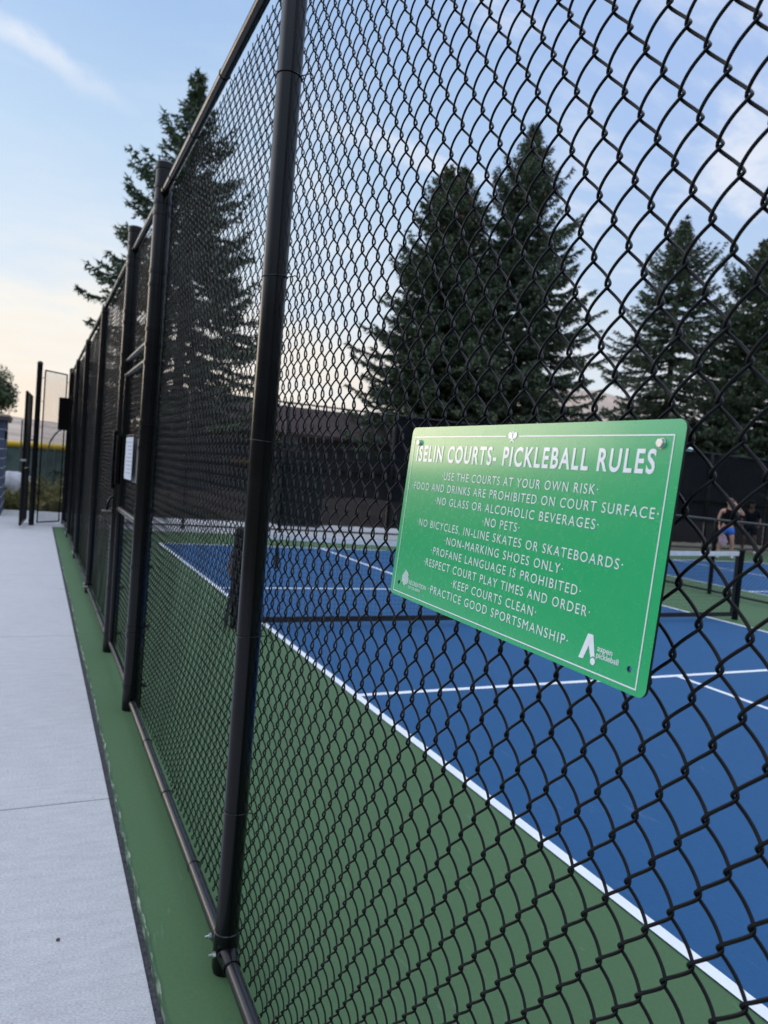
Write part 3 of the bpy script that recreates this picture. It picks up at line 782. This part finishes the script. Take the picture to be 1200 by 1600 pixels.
mb = MB(); mb.box(.005, .05, .25, .55, 1.62, 1.80, .01); mb.build('wall_light', m_black, hut)

# outfield fence with yellow cap
m_yel = Mat('yellow fence cap', (.72, .47, .03), .5); m_yel.vary(2, .85, 1.1)
m_osc = Mat('green outfield screen', (.085, .125, .115), .85); m_osc.vary(1.5, .6, 1.4)
of = thing('outfield_fence', 'low green outfield fence with a yellow top cap beyond the walkway', 'fence', (0, 31, 0))
mb = MB(); mb.tube([(-30, 0, 1.55), (8, 0, 1.55)], .125, 12); mb.build('top_cap', m_yel, of, True)
mb = MB(); mb.box(-30, 8, -.015, .015, .03, 1.47); mb.build('windscreen', m_osc, of)
for x in np.arange(-12, 8, 2.6):
    mb = MB(); mb.tube([(x, -.06, 0), (x, -.06, 1.5)], .03, 8); mb.build('post', m_black, of, True)
# poles
m_pole = Mat('green painted pole', (.05, .07, .07), .5)
mb = MB(); mb.tube([(0, 0, 0), (0, 0, 2.35)], [.030, .024], 10); mb.ell((0, 0, 2.36), .03, .03, .03)
o = mb.build('metal_pole', m_pole, None, True); o.location = (-1.03, 28, 0); tag(o, 'thin straight metal pole in front of the yellow capped fence, left of the gate', 'pole')
mb = MB(); pts = [(0, 0, 0), (0, 0, 1.3)]+[(.55-.55*math.cos(R(a)), 0, 1.3+.85*math.sin(R(a))) for a in range(10, 90, 10)]+[(.62, 0, 2.15), (1.2, 0, 2.12)]
mb.tube(pts, .024, 8); o = mb.build('curved_pole', m_pole, None, True); o.location = (-.26, 24, 0); tag(o, 'curved goose neck pole seen through the chain link panel at the walkway end', 'pole')
mb = MB(); mb.tube([(0, 0, 0), (0, 0, 1.45)], [.035, .03], 8); mb.ell((0, 0, 1.46), .034, .034, .03); o = mb.build('metal_pole', m_pole, None, True); o.location = (.02, 27, 0); tag(o, 'short dark pole right of the curved pole beyond the walkway', 'pole')

# boulder
bm = bmesh.new(); bmesh.ops.create_icosphere(bm, subdivisions=4, radius=1)
from mathutils import noise as mn
for v in bm.verts:
    p_ = v.co.copy(); d_ = 1+.16*mn.noise(p_*1.3+Vector((3, 1, 2)))+.06*mn.noise(p_*4)+.02*mn.noise(p_*11)
    v.co = Vector((p_.x*.62*d_, p_.y*.5*d_, max(p_.z, -.55)*.60*d_))
me = bpy.data.meshes.new('boulder'); bm.to_mesh(me); bm.free(); me.polygons.foreach_set('use_smooth', [True]*len(me.polygons))
m_rock = Mat('pale granite', (.40, .40, .41), .9); m_rock.vary(7, .65, 1.15, 8); m_rock.bump(m_rock.noise(18, 7), .6, .02)
o = link('boulder', me, m_rock); o.location = (-1.02, 21.2, .28); tag(o, 'big pale rounded boulder among the grasses at the far end of the walkway', 'boulder')

# ------------------------------------------------------------------ foliage helpers
class Leaves:
    def __init__(s): s.t = []
    def tri(s, a, b, c_): s.t.append((a, b, c_))
    def mesh(s, name):
        V = np.array(s.t, np.float32).reshape(-1, 3); Q = np.arange(len(V)).reshape(-1, 3)
        return np_mesh(name, V, Q, smooth=False)
def leafmat(name, stops, scale=2.2, rough=.7, trans=.15):
    m = Mat(name, stops[1][1], rough, spec=.25)
    f = m.noise(scale, 4, .6)
    m.color(m.ramp(f, stops)); m.b.inputs['Transmission Weight'].default_value = 0
    return m
m_sprA = leafmat('blue green spruce needles', [(.3, (.058, .084, .054)), (.5, (.112, .148, .094)), (.72, (.19, .23, .145))], 1.1)
m_sprB = leafmat('dark spruce needles', [(.3, (.050, .078, .050)), (.5, (.100, .138, .082)), (.72, (.17, .21, .125))], 1.1)
m_bark = Mat('spruce bark', (.055, .042, .034), .95); m_bark.vary(12, .6, 1.4, 6, (1, 1, .3)); m_bark.bump(m_bark.noise(25, 5, .6, (1, 1, .25)), .8, .02)
m_cone = Mat('brown cones', (.15, .085, .052), .9); m_cone.vary(9, .6, 1.4)

def spruce(name, loc, Ht, Rb, seed, label, mat, z_start=.9, dense=1.0, gap=0.0, cones=0, droop=.28, shape=.78, widest=9.0):
    rg = np.random.default_rng(seed)
    t = thing(name, label, 'tree', loc, 0, 'spruces standing behind the courts')
    mb = MB(); nseg = 14
    wob = rg.uniform(-.06, .06, (nseg+1, 2))
    pts = [(wob[i][0]*i/nseg, wob[i][1]*i/nseg, -.2+(Ht+.2)*i/nseg) for i in range(nseg+1)]
    mb.tube(pts, [.30*(1-i/nseg)**.9*Ht/18+.012 for i in range(nseg+1)], 10)
    tris = []; br = MB()
    z = z_start
    UP = np.array([0, 0, 1.0])
    lob = rg.uniform(.78, 1.12, 9); la = rg.uniform(0, 2*PI, 3)
    while z < Ht-.12:
        f = (z-z_start)/(Ht-z_start)
        prof = (1-f)**shape*(.55+.45*min(1, f*5+.35))*min(1, (1-f)*4.2+.02)**.55
        nb = max(5, int(round((10.5-4.5*f)*dense)))
        a0 = rg.uniform(0, 2*PI)
        for b in range(nb):
            if rg.random() < gap*(1-f): continue
            az = a0+2*PI*b/nb+rg.normal(0, .22)
            side = 1+.15*math.sin(az*2+la[0]+z*.5)+.12*math.sin(az*3+la[1]-z*.8)+.11*math.sin(z*1.7+la[2]+az)
            Lb = max(.18, min(Rb*prof, widest)*side*rg.uniform(.72, 1.14))
            d = np.array([math.cos(az), math.sin(az), 0])
            zb = z+rg.normal(0, .10)
            rise = (.55 if f > .75 else .12-.30*(1-f))+rg.normal(0, .08)
            nsg = 6
            us = np.linspace(0, 1, nsg+1)
            zz = zb+Lb*(rise*us-droop*(1-f)*us**1.6+ .26*us**4)
            P = np.stack([d[0]*Lb*us, d[1]*Lb*us, zz], 1)
            if Lb > .8: br.tube([tuple(p) for p in P[:-1]], [.030*(1-u)*min(1, Lb/3)+.006 for u in us[:-1]], 4, cap=False)
            sd_ = np.array([-d[1], d[0], 0])
            ntw = int(max(9, Lb*19*dense))
            for q in range(ntw):
                u = (q+rg.random())/ntw
                u = .12+.88*u
                i = min(int(u*nsg), nsg-1); w = u*nsg-i
                p = P[i]*(1-w)+P[i+1]*w
                tl = (.16+.38*(1-abs(2*u-1.05))*min(1.2, Lb/2.4))*rg.uniform(.6, 1.25)
                s_ = 1 if q % 2 else -1
                ang = rg.uniform(.5, 1.15)
                v = d*math.cos(ang)+sd_*s_*math.sin(ang)+UP*rg.uniform(-.55, .18)
                if rg.random() < .25: v = d*.6+UP*rg.uniform(-1.0, -.2)+sd_*rg.normal(0, .3)
                v = v/np.linalg.norm(v)
                pe = p+v*tl
                # twig = slim blade plus slanting needle tufts
                o1 = np.cross(v, UP); o1 /= (np.linalg.norm(o1)+1e-6); o2 = np.cross(v, o1)
                wv = .06+.035*rg.random()
                tris.append((p-o1*wv*.5, p+o1*wv*.5, pe)); tris.append((p-o2*wv*.5, p+o2*wv*.5, pe))
                for k in range(5):
                    h_ = rg.uniform(.1, .95); c_ = p+v*tl*h_
                    rr = rg.normal(0, 1, 3); rr -= v*rr.dot(v); rr /= (np.linalg.norm(rr)+1e-6)
                    tip = c_+rr*rg.uniform(.07, .15)+v*rg.uniform(.06, .14)
                    bw = np.cross(v, rr)*.034
                    tris.append((c_-bw-v*.03, c_+bw+v*.03, tip))
            # end tuft
            for k in range(3):
                v = d+UP*rg.uniform(-.1, .6)+sd_*rg.normal(0, .35); v /= np.linalg.norm(v)
                o1 = np.cross(v, UP); o1 /= (np.linalg.norm(o1)+1e-6)
                tris.append((P[-1]-o1*.03, P[-1]+o1*.03, P[-1]+v*rg.uniform(.15, .3)))
        z += (.40-.18*f)/dense**.5*rg.uniform(.8, 1.2)
    # leader
    for k in range(26):
        zz = Ht-.9+1.0*k/26; a = rg.uniform(0, 2*PI); v = np.array([math.cos(a), math.sin(a), .9]); p = np.array([0, 0, zz])
        o1 = np.array([-math.sin(a), math.cos(a), 0])
        tris.append((p-o1*.03, p+o1*.03, p+v*(.30-.22*k/26)))
    mb.v += []; base = len(mb.v); mb.add(br.v, br.f)
    mb.build('trunk', m_bark, t, True)
    nleaf = len(tris)
    for k in range(cones):                       # hanging brown cones among the top branches
        zz = Ht*(1-.24*rg.random()**1.2)-.1; a = rg.uniform(0, 2*PI); rr = ((Ht-zz)/Ht)**shape*Rb*rg.uniform(.35, 1.05)+.05
        c_ = np.array([rr*math.cos(a), rr*math.sin(a), zz]); tp = c_-UP*rg.uniform(.14, .24); w = .05
        q4 = [c_*.5+tp*.5+np.array([w*math.cos(g), w*math.sin(g), 0]) for g in (0, 1.57, 3.14, 4.71)]
        for i in range(4): tris.append((c_, q4[i], q4[(i+1) % 4])); tris.append((tp, q4[(i+1) % 4], q4[i]))
    V = np.array(tris, np.float32).reshape(-1, 3)
    me = np_mesh('crown', V, np.arange(len(V)).reshape(-1, 3), False)
    me.materials.append(mat.m); me.materials.append(m_cone.m)
    mi = np.zeros(len(tris), np.int32); mi[nleaf:] = 1; me.polygons.foreach_set('material_index', mi)
    link('crown', me, None, t)
    return t
spruce('spruce_tree', (3.85, 27, 0), 14.7, 5.9, 3, 'tall spruce with drooping open branches behind the fence, left of the near fence post', m_sprB, 1.5, .92, .10, 40, .36, 1.0, 3.35)
spruce('spruce_tree', (20.1, 30, 0), 18.6, 4.7, 5, 'tallest bushy spruce behind the sign, right one of the joined middle pair', m_sprA, .9, 1.12, 0, 160, .26, .60)
spruce('spruce_tree', (16.5, 31.5, 0), 16.3, 4.5, 8, 'bushy spruce with a brown coned top, left one of the joined middle pair', m_sprB, .9, 1.12, 0, 200, .26, .60)
spruce('spruce_tree', (33.4, 33, 0), 18.0, 4.9, 12, 'spruce with open tiered branches right of the middle pair, above the sign corner', m_sprA, 1.2, .95, .10, 50, .30, .56)
spruce('spruce_tree', (37.9, 31, 0), 17.1, 4.8, 15, 'dense spruce at the right edge of the picture', m_sprB, .9, 1.1, 0, 120, .26, .56)
spruce('spruce_tree', (18.3, 33.2, 0), 17.4, 4.3, 27, 'slender spruce set back between the two of the middle pair', m_sprB, 1.2, 1.0, 0, 110, .26, .62)
spruce('spruce_tree', (34.8, 30.2, 0), 7.6, 3.2, 21, 'small dark spruce low between the two right hand spruces', m_sprB, .5, 1.1, 0, 0, .22)

def broadleaf(name, loc, Ht, Rr, seed, label, mat, n=2600):
    rg = np.random.default_rng(seed); t = thing(name, label, 'tree', loc)
    mb = MB(); mb.tube([(0, 0, -.2), (.05, 0, Ht*.35), (-.05, .05, Ht*.7), (0, 0, Ht*.9)], [.16, .12, .07, .02], 8)
    cs = []
    for k in range(16):
        a = rg.uniform(0, 2*PI); rr = Rr*rg.uniform(.2, .8); z = Ht*rg.uniform(.40, .92)
        c_ = np.array([rr*math.cos(a), rr*math.sin(a), z]); cs.append((c_, Rr*rg.uniform(.25, .45)))
        mb.tube([(0, 0, z*.6), tuple(c_*np.array([.6, .6, .9])), tuple(c_)], [.05, .03, .01], 5)
    mb.build('trunk', m_bark, t, True)
    lv = Leaves()
    for k in range(n):
        c_, r_ = cs[rg.integers(len(cs))]; v = rg.normal(0, 1, 3); v /= np.linalg.norm(v); p = c_+v*r_*rg.random()**.4
        e1 = rg.normal(0, 1, 3); e1 /= np.linalg.norm(e1); e2 = np.cross(e1, v); s_ = rg.uniform(.08, .19)
        lv.tri(p, p+e1*s_+e2*s_*.4, p+e1*s_*.5-e2*s_*.6)
    link('crown', lv.mesh('crown'), mat.m, t); return t
m_leaf = leafmat('dull green leaves', [(.3, (.03, .045, .02)), (.5, (.06, .085, .04)), (.75, (.12, .15, .08))], 2.0)
broadleaf('leafy_tree', (-3.0, 44, 0), 5.4, 1.9, 31, 'bushy leafy tree behind the block hut at the left edge', m_leaf, 11000)

# grasses at the end of the walkway
m_grass = leafmat('wild grass', [(.3, (.08, .085, .025)), (.5, (.17, .16, .055)), (.75, (.34, .28, .13))], 1.6, .9)
rg = np.random.default_rng(77); lv = Leaves()
for k in range(15000):
    y = 19.35+rg.random()**1.3*7; x = rg.uniform(-9.0, 4.0)
    clump = mn.noise(Vector((x*.9, y*.9, 0)))
    if clump < -.15 and rg.random() < .6: continue
    h_ = (.22+.35*max(0, clump+.3))*rg.uniform(.6, 1.3)
    a = rg.uniform(0, 2*PI); v = np.array([math.cos(a)*.35, math.sin(a)*.35, 1.0])*h_; w = np.array([-math.sin(a), math.cos(a), 0])*.012
    p = np.array([x, y, -.06]); lv.tri(p-w, p+w, p+v)
    for q in range(2): c_ = p+v*rg.uniform(.3, .9); e = rg.normal(0, 1, 3)*.05; lv.tri(c_, c_+e, c_+np.array([e[1], -e[0], abs(e[2])]))
o = link('wild_grass', lv.mesh('wild_grass'), m_grass.m); tag(o, 'wild grass beyond the end of the walkway', None, None, 'stuff')
def shrub(loc, rx, rz, seed, label, mat, n=3200):
    rg = np.random.default_rng(seed); t = thing('shrub', label, 'shrub', loc, 0, 'shrubs at the end of the walkway')
    mb = MB(); lv = Leaves()
    for k in range(46):
        a = rg.uniform(0, 2*PI); u = rg.random()**.6; end_ = np.array([math.cos(a)*rx*u, math.sin(a)*rx*u, rz*rg.uniform(.55, 1.05)*(1-.45*u*u)])
        mb.tube([(0, 0, -.05), tuple(end_*np.array([.4, .4, .6])), tuple(end_)], [.012, .008, .003], 4, cap=False)
        for q in range(n//46):
            h_ = rg.uniform(.25, 1.0); p = end_*np.array([h_, h_, h_])+rg.normal(0, .06, 3); p[2] = abs(p[2])
            e1 = rg.normal(0, 1, 3); e1 /= np.linalg.norm(e1); e2 = np.cross(e1, rg.normal(0, 1, 3)); e2 /= np.linalg.norm(e2)+1e-6
            s_ = rg.uniform(.03, .07); lv.tri(p-e2*s_*.25, p+e2*s_*.25, p+e1*s_*1.4)
    mb.build('stems', m_bark, t); link('leaves', lv.mesh('leaves'), mat.m, t); return t
m_shr = leafmat('olive shrub leaves', [(.3, (.09, .095, .025)), (.5, (.19, .185, .055)), (.75, (.34, .30, .12))], 3)
shrub((-.42, 20.3, -.05), .55, .92, 41, 'olive shrub behind the narrow chain link panel', m_shr)
shrub((-1.15, 20.2, -.05), .5, .50, 42, 'low olive shrub in front of the boulder', m_shr)
shrub((.35, 20.6, -.05), .6, .95, 43, 'olive shrub hidden partly by the fence corner, right of the other shrub', m_shr)
shrub((-2.2, 20.6, -.05), .6, .5, 44, 'low olive shrub at the corner of the block hut', m_shr)

# ------------------------------------------------------------------ house behind the back fence
m_wall = Mat('brown siding', (.12, .085, .072), .85); m_wall.vary(1.2, .8, 1.2, 5, (1, 1, 6))
m_roof2 = Mat('grey brown shingles', (.062, .044, .038), .95, spec=.2); m_roof2.vary(6, .7, 1.3, 6, (1, 1, 1)); m_roof2.bump(m_roof2.noise(16, 4), .5, .03)
m_glass = Mat('window glass', (.35, .36, .36), .06, .0, .8); m_wtrim = Mat('cream window trim', (.62, .56, .48), .7)
hs = thing('brown_house', 'low brown house with a long roof and one pale window behind the back fence', 'house', (10.6, 31, 0))
mb = MB(); mb.box(-5.5, 4.0, 0, 7, -.1, 3.1); mb.build('wall', m_wall, hs)
mb = MB(); V = [(-6, -.6, 3.0), (4.5, -.6, 3.0), (4.5, 3.5, 4.45), (-6, 3.5, 4.45), (4.5, 7.6, 3.0), (-6, 7.6, 3.0)]
mb.add(V+[(x, y, z-.14) for x, y, z in V], [(0, 1, 2, 3), (3, 2, 4, 5), (6, 9, 8, 7), (9, 11, 10, 8), (0, 6, 7, 1), (1, 7, 8, 2), (2, 8, 10, 4), (4, 10, 11, 5), (5, 11, 9, 3), (3, 9, 6, 0)]); mb.build('roof', m_roof2, hs)
for x, zc_ in ((-1.15, 2.55), (2.0, 2.3)):
    mb = MB(); mb.box(x-.42, x+.42, -.05, .02, zc_-.32, zc_+.32, .01); w_ = mb.build('window', m_wtrim, hs)
    mb = MB(); mb.box(x-.36, x+.36, -.06, -.052, zc_-.26, zc_+.26); mb.build('pane', m_glass, w_)
m_bin = Mat('dark green shed', (.012, .045, .035), .6); m_bin.vary(3, .8, 1.2)
gs = thing('green_shed', 'dark green utility box seen through the windscreen left of the sign', 'box', (5.75, 18.2, 0))
mb = MB(); mb.box(-.55, .55, 0, .8, 0, 1.62, .02); mb.build('body', m_bin, gs)
mb = MB(); mb.box(-.60, .60, -.05, .85, 1.622, 1.70, .015); mb.build('lid', m_bin, gs)
mb = MB(); mb.box(-.25, .25, -.02, -.001, .9, .94, .004); mb.build('handle', m_black, gs)
# earth bank behind the fence
m_bank = Mat('brown earth', (.13, .095, .07), .95); m_bank.vary(2, .7, 1.3); m_bank.bump(m_bank.noise(9, 6), .8, .05)
mb = MB(); nX, nY = 60, 8; V = []; F = []
for j in range(nY+1):
    for i in range(nX+1):
        x = 1.5+40*i/nX; y = 19.6+4*j/nY; V.append((x, y, -.06+.85*math.sin(PI*min(1, j/nY))**1.0*(.8+.3*mn.noise(Vector((x*.4, y*.5, 0))))))
for j in range(nY):
    for i in range(nX): F.append((j*(nX+1)+i, j*(nX+1)+i+1, (j+1)*(nX+1)+i+1, (j+1)*(nX+1)+i))
mb.add(V, F); tag(mb.build('earth_bank', m_bank, None, True), kind='structure')

# ------------------------------------------------------------------ hills
m_hill = Mat('dry sage hillside', (.30, .22, .16), .95)
hf = m_hill.noise(.010, 9, .65); tan_ = m_hill.ramp(hf, [(.35, (.20, .19, .13)), (.48, (.40, .31, .235)), (.7, (.54, .41, .32))])
sxh = m_hill.n('ShaderNodeSeparateXYZ'); m_hill.l(m_hill.coord(), sxh.inputs[0])
def hmap(o_, a_, b_):
    q_ = m_hill.n('ShaderNodeMapRange'); m_hill.l(o_, q_.inputs['Value']); q_.inputs['From Min'].default_value = a_; q_.inputs['From Max'].default_value = b_; return q_.outputs[0]
woods = m_hill.ramp(m_hill.noise(.02, 8, .7), [(.35, (.012, .020, .012)), (.65, (.045, .055, .032))])
m_hill.color(m_hill.mix(hmap(sxh.outputs[1], 100, 420), woods, m_hill.mix(hmap(sxh.outputs[0], -230, -70), woods, tan_)))
AZ = [-180, -120, -75, -55, -47, -38, -28, -16, -8, -3, 2, 12, 25, 36, 40.7, 44, 50, 60, 80, 120, 180]
EL = [13, 14, 13, 10.8, 9.4, 7.2, 4.4, 3.7, 3.2, 2.1, 1.9, 2.4, 4, 6.6, 7.4, 6.6, 5.0, 7, 11, 13, 13]
V = []; F = []; nA, nR = 220, 26
for i in range(nA):
    az = -180+360*i/nA; el = np.interp(az, AZ, EL)
    for j in range(nR+1):
        u = j/nR; r_ = 260+640*u
        hgt = math.tan(R(el))*900*(u**1.25)*(1+.0*u)
        x, y = r_*math.sin(R(az)), r_*math.cos(R(az))
        hgt += (mn.noise(Vector((x*.006, y*.006, 1)))*26+mn.noise(Vector((x*.02, y*.02, 4)))*8)*u*min(1, el/6)*(.55 if u > .95 else 1)
        V.append((x, y, max(-1, hgt)-.5*(1-u)))
for i in range(nA):
    i2 = (i+1) % nA
    for j in range(nR): F.append((i*(nR+1)+j, i2*(nR+1)+j, i2*(nR+1)+j+1, i*(nR+1)+j+1))
me = bpy.data.meshes.new('hills'); me.from_pydata(V, [], F); me.polygons.foreach_set('use_smooth', [True]*len(me.polygons)); me.update()
tag(link('hills', me, m_hill), kind='structure')

# ------------------------------------------------------------------ people
m_skin = Mat('skin', (.56, .30, .21), .55); m_skin.vary(9, .88, 1.1)
m_skin2 = Mat('tanned skin', (.09, .045, .03), .55)
m_hair = Mat('brown hair', (.10, .05, .03), .6); m_topk = Mat('black tank top', (.006, .006, .008), .9, spec=.1)
m_shorts = Mat('bright blue shorts', (.035, .16, .62), .7); m_shorts.vary(14, .75, 1.15)
m_navy = Mat('navy clothing', (.005, .006, .010), .9, spec=.1); m_shoe = Mat('pale shoes', (.62, .60, .62), .6); m_sock = Mat('white socks', (.7, .7, .72), .8)
m_eye = Mat('dark eyes', (.02, .015, .012), .3); m_lip = Mat('lips', (.36, .12, .10), .5)
def skin(name, nodes, edges, mat, parent, root=0, sub=1):
    me = bpy.data.meshes.new(name); me.from_pydata([n_[0] for n_ in nodes], edges, [])
    o = bpy.data.objects.new(name, me); COL.objects.link(o)
    md = o.modifiers.new('skin', 'SKIN'); md.use_smooth_shade = True
    for i, n_ in enumerate(nodes):
        sv = me.skin_vertices[0].data[i]; r_ = n_[1]; sv.radius = r_ if hasattr(r_, '__len__') else (r_, r_); sv.use_root = (i == root)
    if sub: o.modifiers.new('sub', 'SUBSURF').levels = sub
    bpy.context.view_layer.update()
    m2 = bpy.data.meshes.new_from_object(o.evaluated_get(bpy.context.evaluated_depsgraph_get()))
    bpy.data.objects.remove(o); m2.materials.clear(); m2.materials.append(mat.m); m2.name = name
    m2.polygons.foreach_set('use_smooth', [True]*len(m2.polygons))
    return link(name, m2, None, parent)
def person(loc, rz, label, skinm, pose):
    """local frame: +Y is where the person faces, +X their left seen from behind -> their right is +X"""
    t = thing('person', label, 'person', loc, rz, 'players on the farther court')
    P = pose
    nodes = [(P['pelvis'], (.115, .095)), (P['waist'], (.100, .080)), (P['chest'], (.125, .095)), (P['neck'], .052), (P['headb'], (.066, .074)), (P['headm'], (.078, .092)), (P['headt'], (.066, .078))]
    edges = [(0, 1), (1, 2), (2, 3), (3, 4), (4, 5), (5, 6)]
    for s_ in ('R', 'L'):
        b = len(nodes)
        nodes += [(P['hip'+s_], .088), (P['knee'+s_], .056), (P['calf'+s_], .053), (P['ank'+s_], .036), (P['toe'+s_], .034)]
        edges += [(0, b), (b, b+1), (b+1, b+2), (b+2, b+3), (b+3, b+4)]
        b = len(nodes)
        nodes += [(P['sh'+s_], .052), (P['el'+s_], .038), (P['wr'+s_], .026), (P['pa'+s_], (.040, .020))]
        edges += [(2, b), (b, b+1), (b+1, b+2), (b+2, b+3)]
        pb = b+3
        wr, pa = Vector(P['wr'+s_]), Vector(P['pa'+s_]); d_ = (pa-wr).normalized(); sd = d_.orthogonal().normalized()
        cn = d_.cross(sd)
        for k, ln in enumerate((.062, .075, .070, .055)):
            o_ = (k-1.5)*.019; m1 = pa+d_*.045+sd*o_; m2_ = m1+d_*ln*.5+cn*.008; m3 = m2_+d_*ln*.45+cn*.018
            b = len(nodes); nodes += [(m1, .0095), (m2_, .009), (m3, .0075)]; edges += [(pb, b), (b, b+1), (b+1, b+2)]
        th = wr.lerp(pa, .6)+sd*.035; b = len(nodes); nodes += [(th, .011), (th+d_*.03+sd*.018+cn*.006, .0095), (th+d_*.055+sd*.016+cn*.014, .008)]; edges += [(pb, b), (b, b+1), (b+1, b+2)]
    skin('body', nodes, edges, skinm, t)
    # face on the front of the head
    hm = Vector(P['headm']); f_ = Vector(P['face']).normalized(); sdx = f_.cross(Vector((0, 0, 1))).normalized(); upv = sdx.cross(f_)
    mb = MB(); mb.ell(hm+f_*.098-upv*.010, .013, .018, .020, 8, 6); mb.ell(hm-sdx*.080, .012, .022, .030, 8, 6); mb.ell(hm+sdx*.080, .012, .022, .030, 8, 6); mb.build('nose_and_ears', skinm, t, True)
    mb = MB()
    for s_ in (-1, 1): mb.ell(hm+f_*.088+sdx*s_*.030+upv*.012, .011, .009, .008, 8, 6)
    mb.build('eyes', m_eye, t, True)
    mb = MB(); mb.ell(hm+f_*.086-upv*.050, .022, .010, .008, 8, 6); mb.build('mouth', m_lip, t, True)
    return t, P
A = dict(pelvis=(0, 0, .90), waist=(0, .01, 1.05), chest=(0, .05, 1.25), neck=(0, .10, 1.40), headb=(0, .13, 1.46), headm=(0, .14, 1.54), headt=(0, .13, 1.61), face=(-.15, 1, -.25),
         hipR=(.10, .0, .84), kneeR=(.15, .10, .47), calfR=(.16, .06, .34), ankR=(.18, .04, .09), toeR=(.20, .17, .035),
         hipL=(-.10, 0, .84), kneeL=(-.15, .05, .47), calfL=(-.16, .0, .34), ankL=(-.18, -.03, .09), toeL=(-.20, .10, .035),
         shR=(.185, .06, 1.32), elR=(.25, .03, 1.06), wrR=(.22, .12, .84), paR=(.20, .15, .77),
         shL=(-.185, .06, 1.33), elL=(-.36, .16, 1.22), wrL=(-.20, .20, 1.42), paL=(-.13, .20, 1.49))
p1, P = person((16.40, 13.95, 0.0), R(140), 'person in black tank top and blue shorts with one arm raised to the face', m_skin, A)
skin('tank_top', [((0, 0, .87), (.150, .130)), ((0, .01, 1.05), (.142, .122)), ((0, .05, 1.25), (.158, .130)), ((0, .07, 1.34), (.120, .105)), ((.085, .075, 1.37), .050), ((-.085, .075, 1.37), .050)], [(0, 1), (1, 2), (2, 3), (3, 4), (3, 5)], m_topk, p1)
skin('shorts', [((0, 0, .95), (.142, .120)), ((0, 0, .88), (.146, .126)), ((.105, .01, .80), .112), ((.13, .05, .63), .104), ((-.105, .01, .80), .112), ((-.13, .03, .63), .104)], [(0, 1), (1, 2), (2, 3), (1, 4), (4, 5)], m_shorts, p1)
for s_ in ('R', 'L'):
    a_, k_ = Vector(P['ank'+s_]), Vector(P['toe'+s_])
    skin('shoe', [(a_+Vector((0, -.04, -.035)), .046), (a_.lerp(k_, .5)+Vector((0, 0, .0)), .048), (k_+Vector((0, .03, .008)), .040)], [(0, 1), (1, 2)], m_shoe, p1)
    skin('sock', [(a_+Vector((0, 0, -.02)), .043), (a_+Vector((0, 0, .05)), .042), (a_+Vector((0, 0, .09)), .043)], [(0, 1), (1, 2)], m_sock, p1)
mb = MB(); mb.ell((0, .115, 1.575), .092, .105, .085, 14, 9); mb.ell((0, .0, 1.57), .045, .05, .05, 10, 7); mb.build('hair', m_hair, p1, True)
m_pad = Mat('patterned paddle', (.50, .36, .40), .5)
vt = m_pad.n('ShaderNodeTexVoronoi'); vt.inputs['Scale'].default_value = 42; m_pad.l(m_pad.coord(), vt.inputs['Vector']); m_pad.color(m_pad.ramp(vt.outputs['Distance'], [(.25, (.72, .62, .66)), (.55, (.30, .16, .22))]))
pd = thing('paddle', 'patterned pink paddle hanging from the right hand of the person in blue shorts', 'paddle')
pd.matrix_world = p1.matrix_basis @ Matrix.Translation((.185, .17, .75)) @ Matrix.Rotation(R(20), 4, 'Y')
mb = MB(); me = curve_mesh([[(x, y-.25) for x, y in rrect(.20, .27, .07)]], .007); me.transform(Matrix.Rotation(PI/2, 4, 'X')); me.name = 'face'; me.materials.append(m_pad.m); link('face', me, None, pd)
mb.tube([(0, 0, .03), (0, 0, -.12)], .016, 8); mb.build('handle', m_topk, pd, True)
B = dict(A); B.update(wrL=(-.26, .16, .98), paL=(-.24, .20, .92), elL=(-.25, .02, 1.08), kneeR=(.12, .16, .48), ankR=(.16, .05, .09), toeR=(.17, .18, .035), face=(.3, 1, -.1))
p2, P = person((19.42, 15.6, 0.0), R(125), 'person in all dark clothes by the windscreen, behind the one in blue shorts', m_skin2, B)
skin('shirt', [((0, 0, .90), (.156, .136)), ((0, .01, 1.05), (.146, .126)), ((0, .05, 1.27), (.168, .140)), ((.18, .06, 1.33), .074), ((.245, .03, 1.08), .064), ((-.18, .06, 1.33), .074), ((-.245, .025, 1.10), .064)], [(0, 1), (1, 2), (2, 3), (3, 4), (2, 5), (5, 6)], m_navy, p2)
skin('shorts', [((0, 0, .95), (.128, .108)), ((0, 0, .88), (.132, .112)), ((.105, .02, .78), .108), ((.12, .09, .56), .105), ((-.105, .01, .78), .108), ((-.13, .03, .56), .105)], [(0, 1), (1, 2), (2, 3), (1, 4), (4, 5)], m_navy, p2)
for s_ in ('R', 'L'):
    a_, k_ = Vector(P['ank'+s_]), Vector(P['toe'+s_])
    skin('shoe', [(a_+Vector((0, -.04, -.035)), .046), (a_.lerp(k_, .5), .048), (k_+Vector((0, .03, .008)), .040)], [(0, 1), (1, 2)], m_shoe, p2)
mb = MB(); mb.ell((0, .115, 1.575), .092, .105, .085, 14, 9); mb.build('hair', m_topk, p2, True)
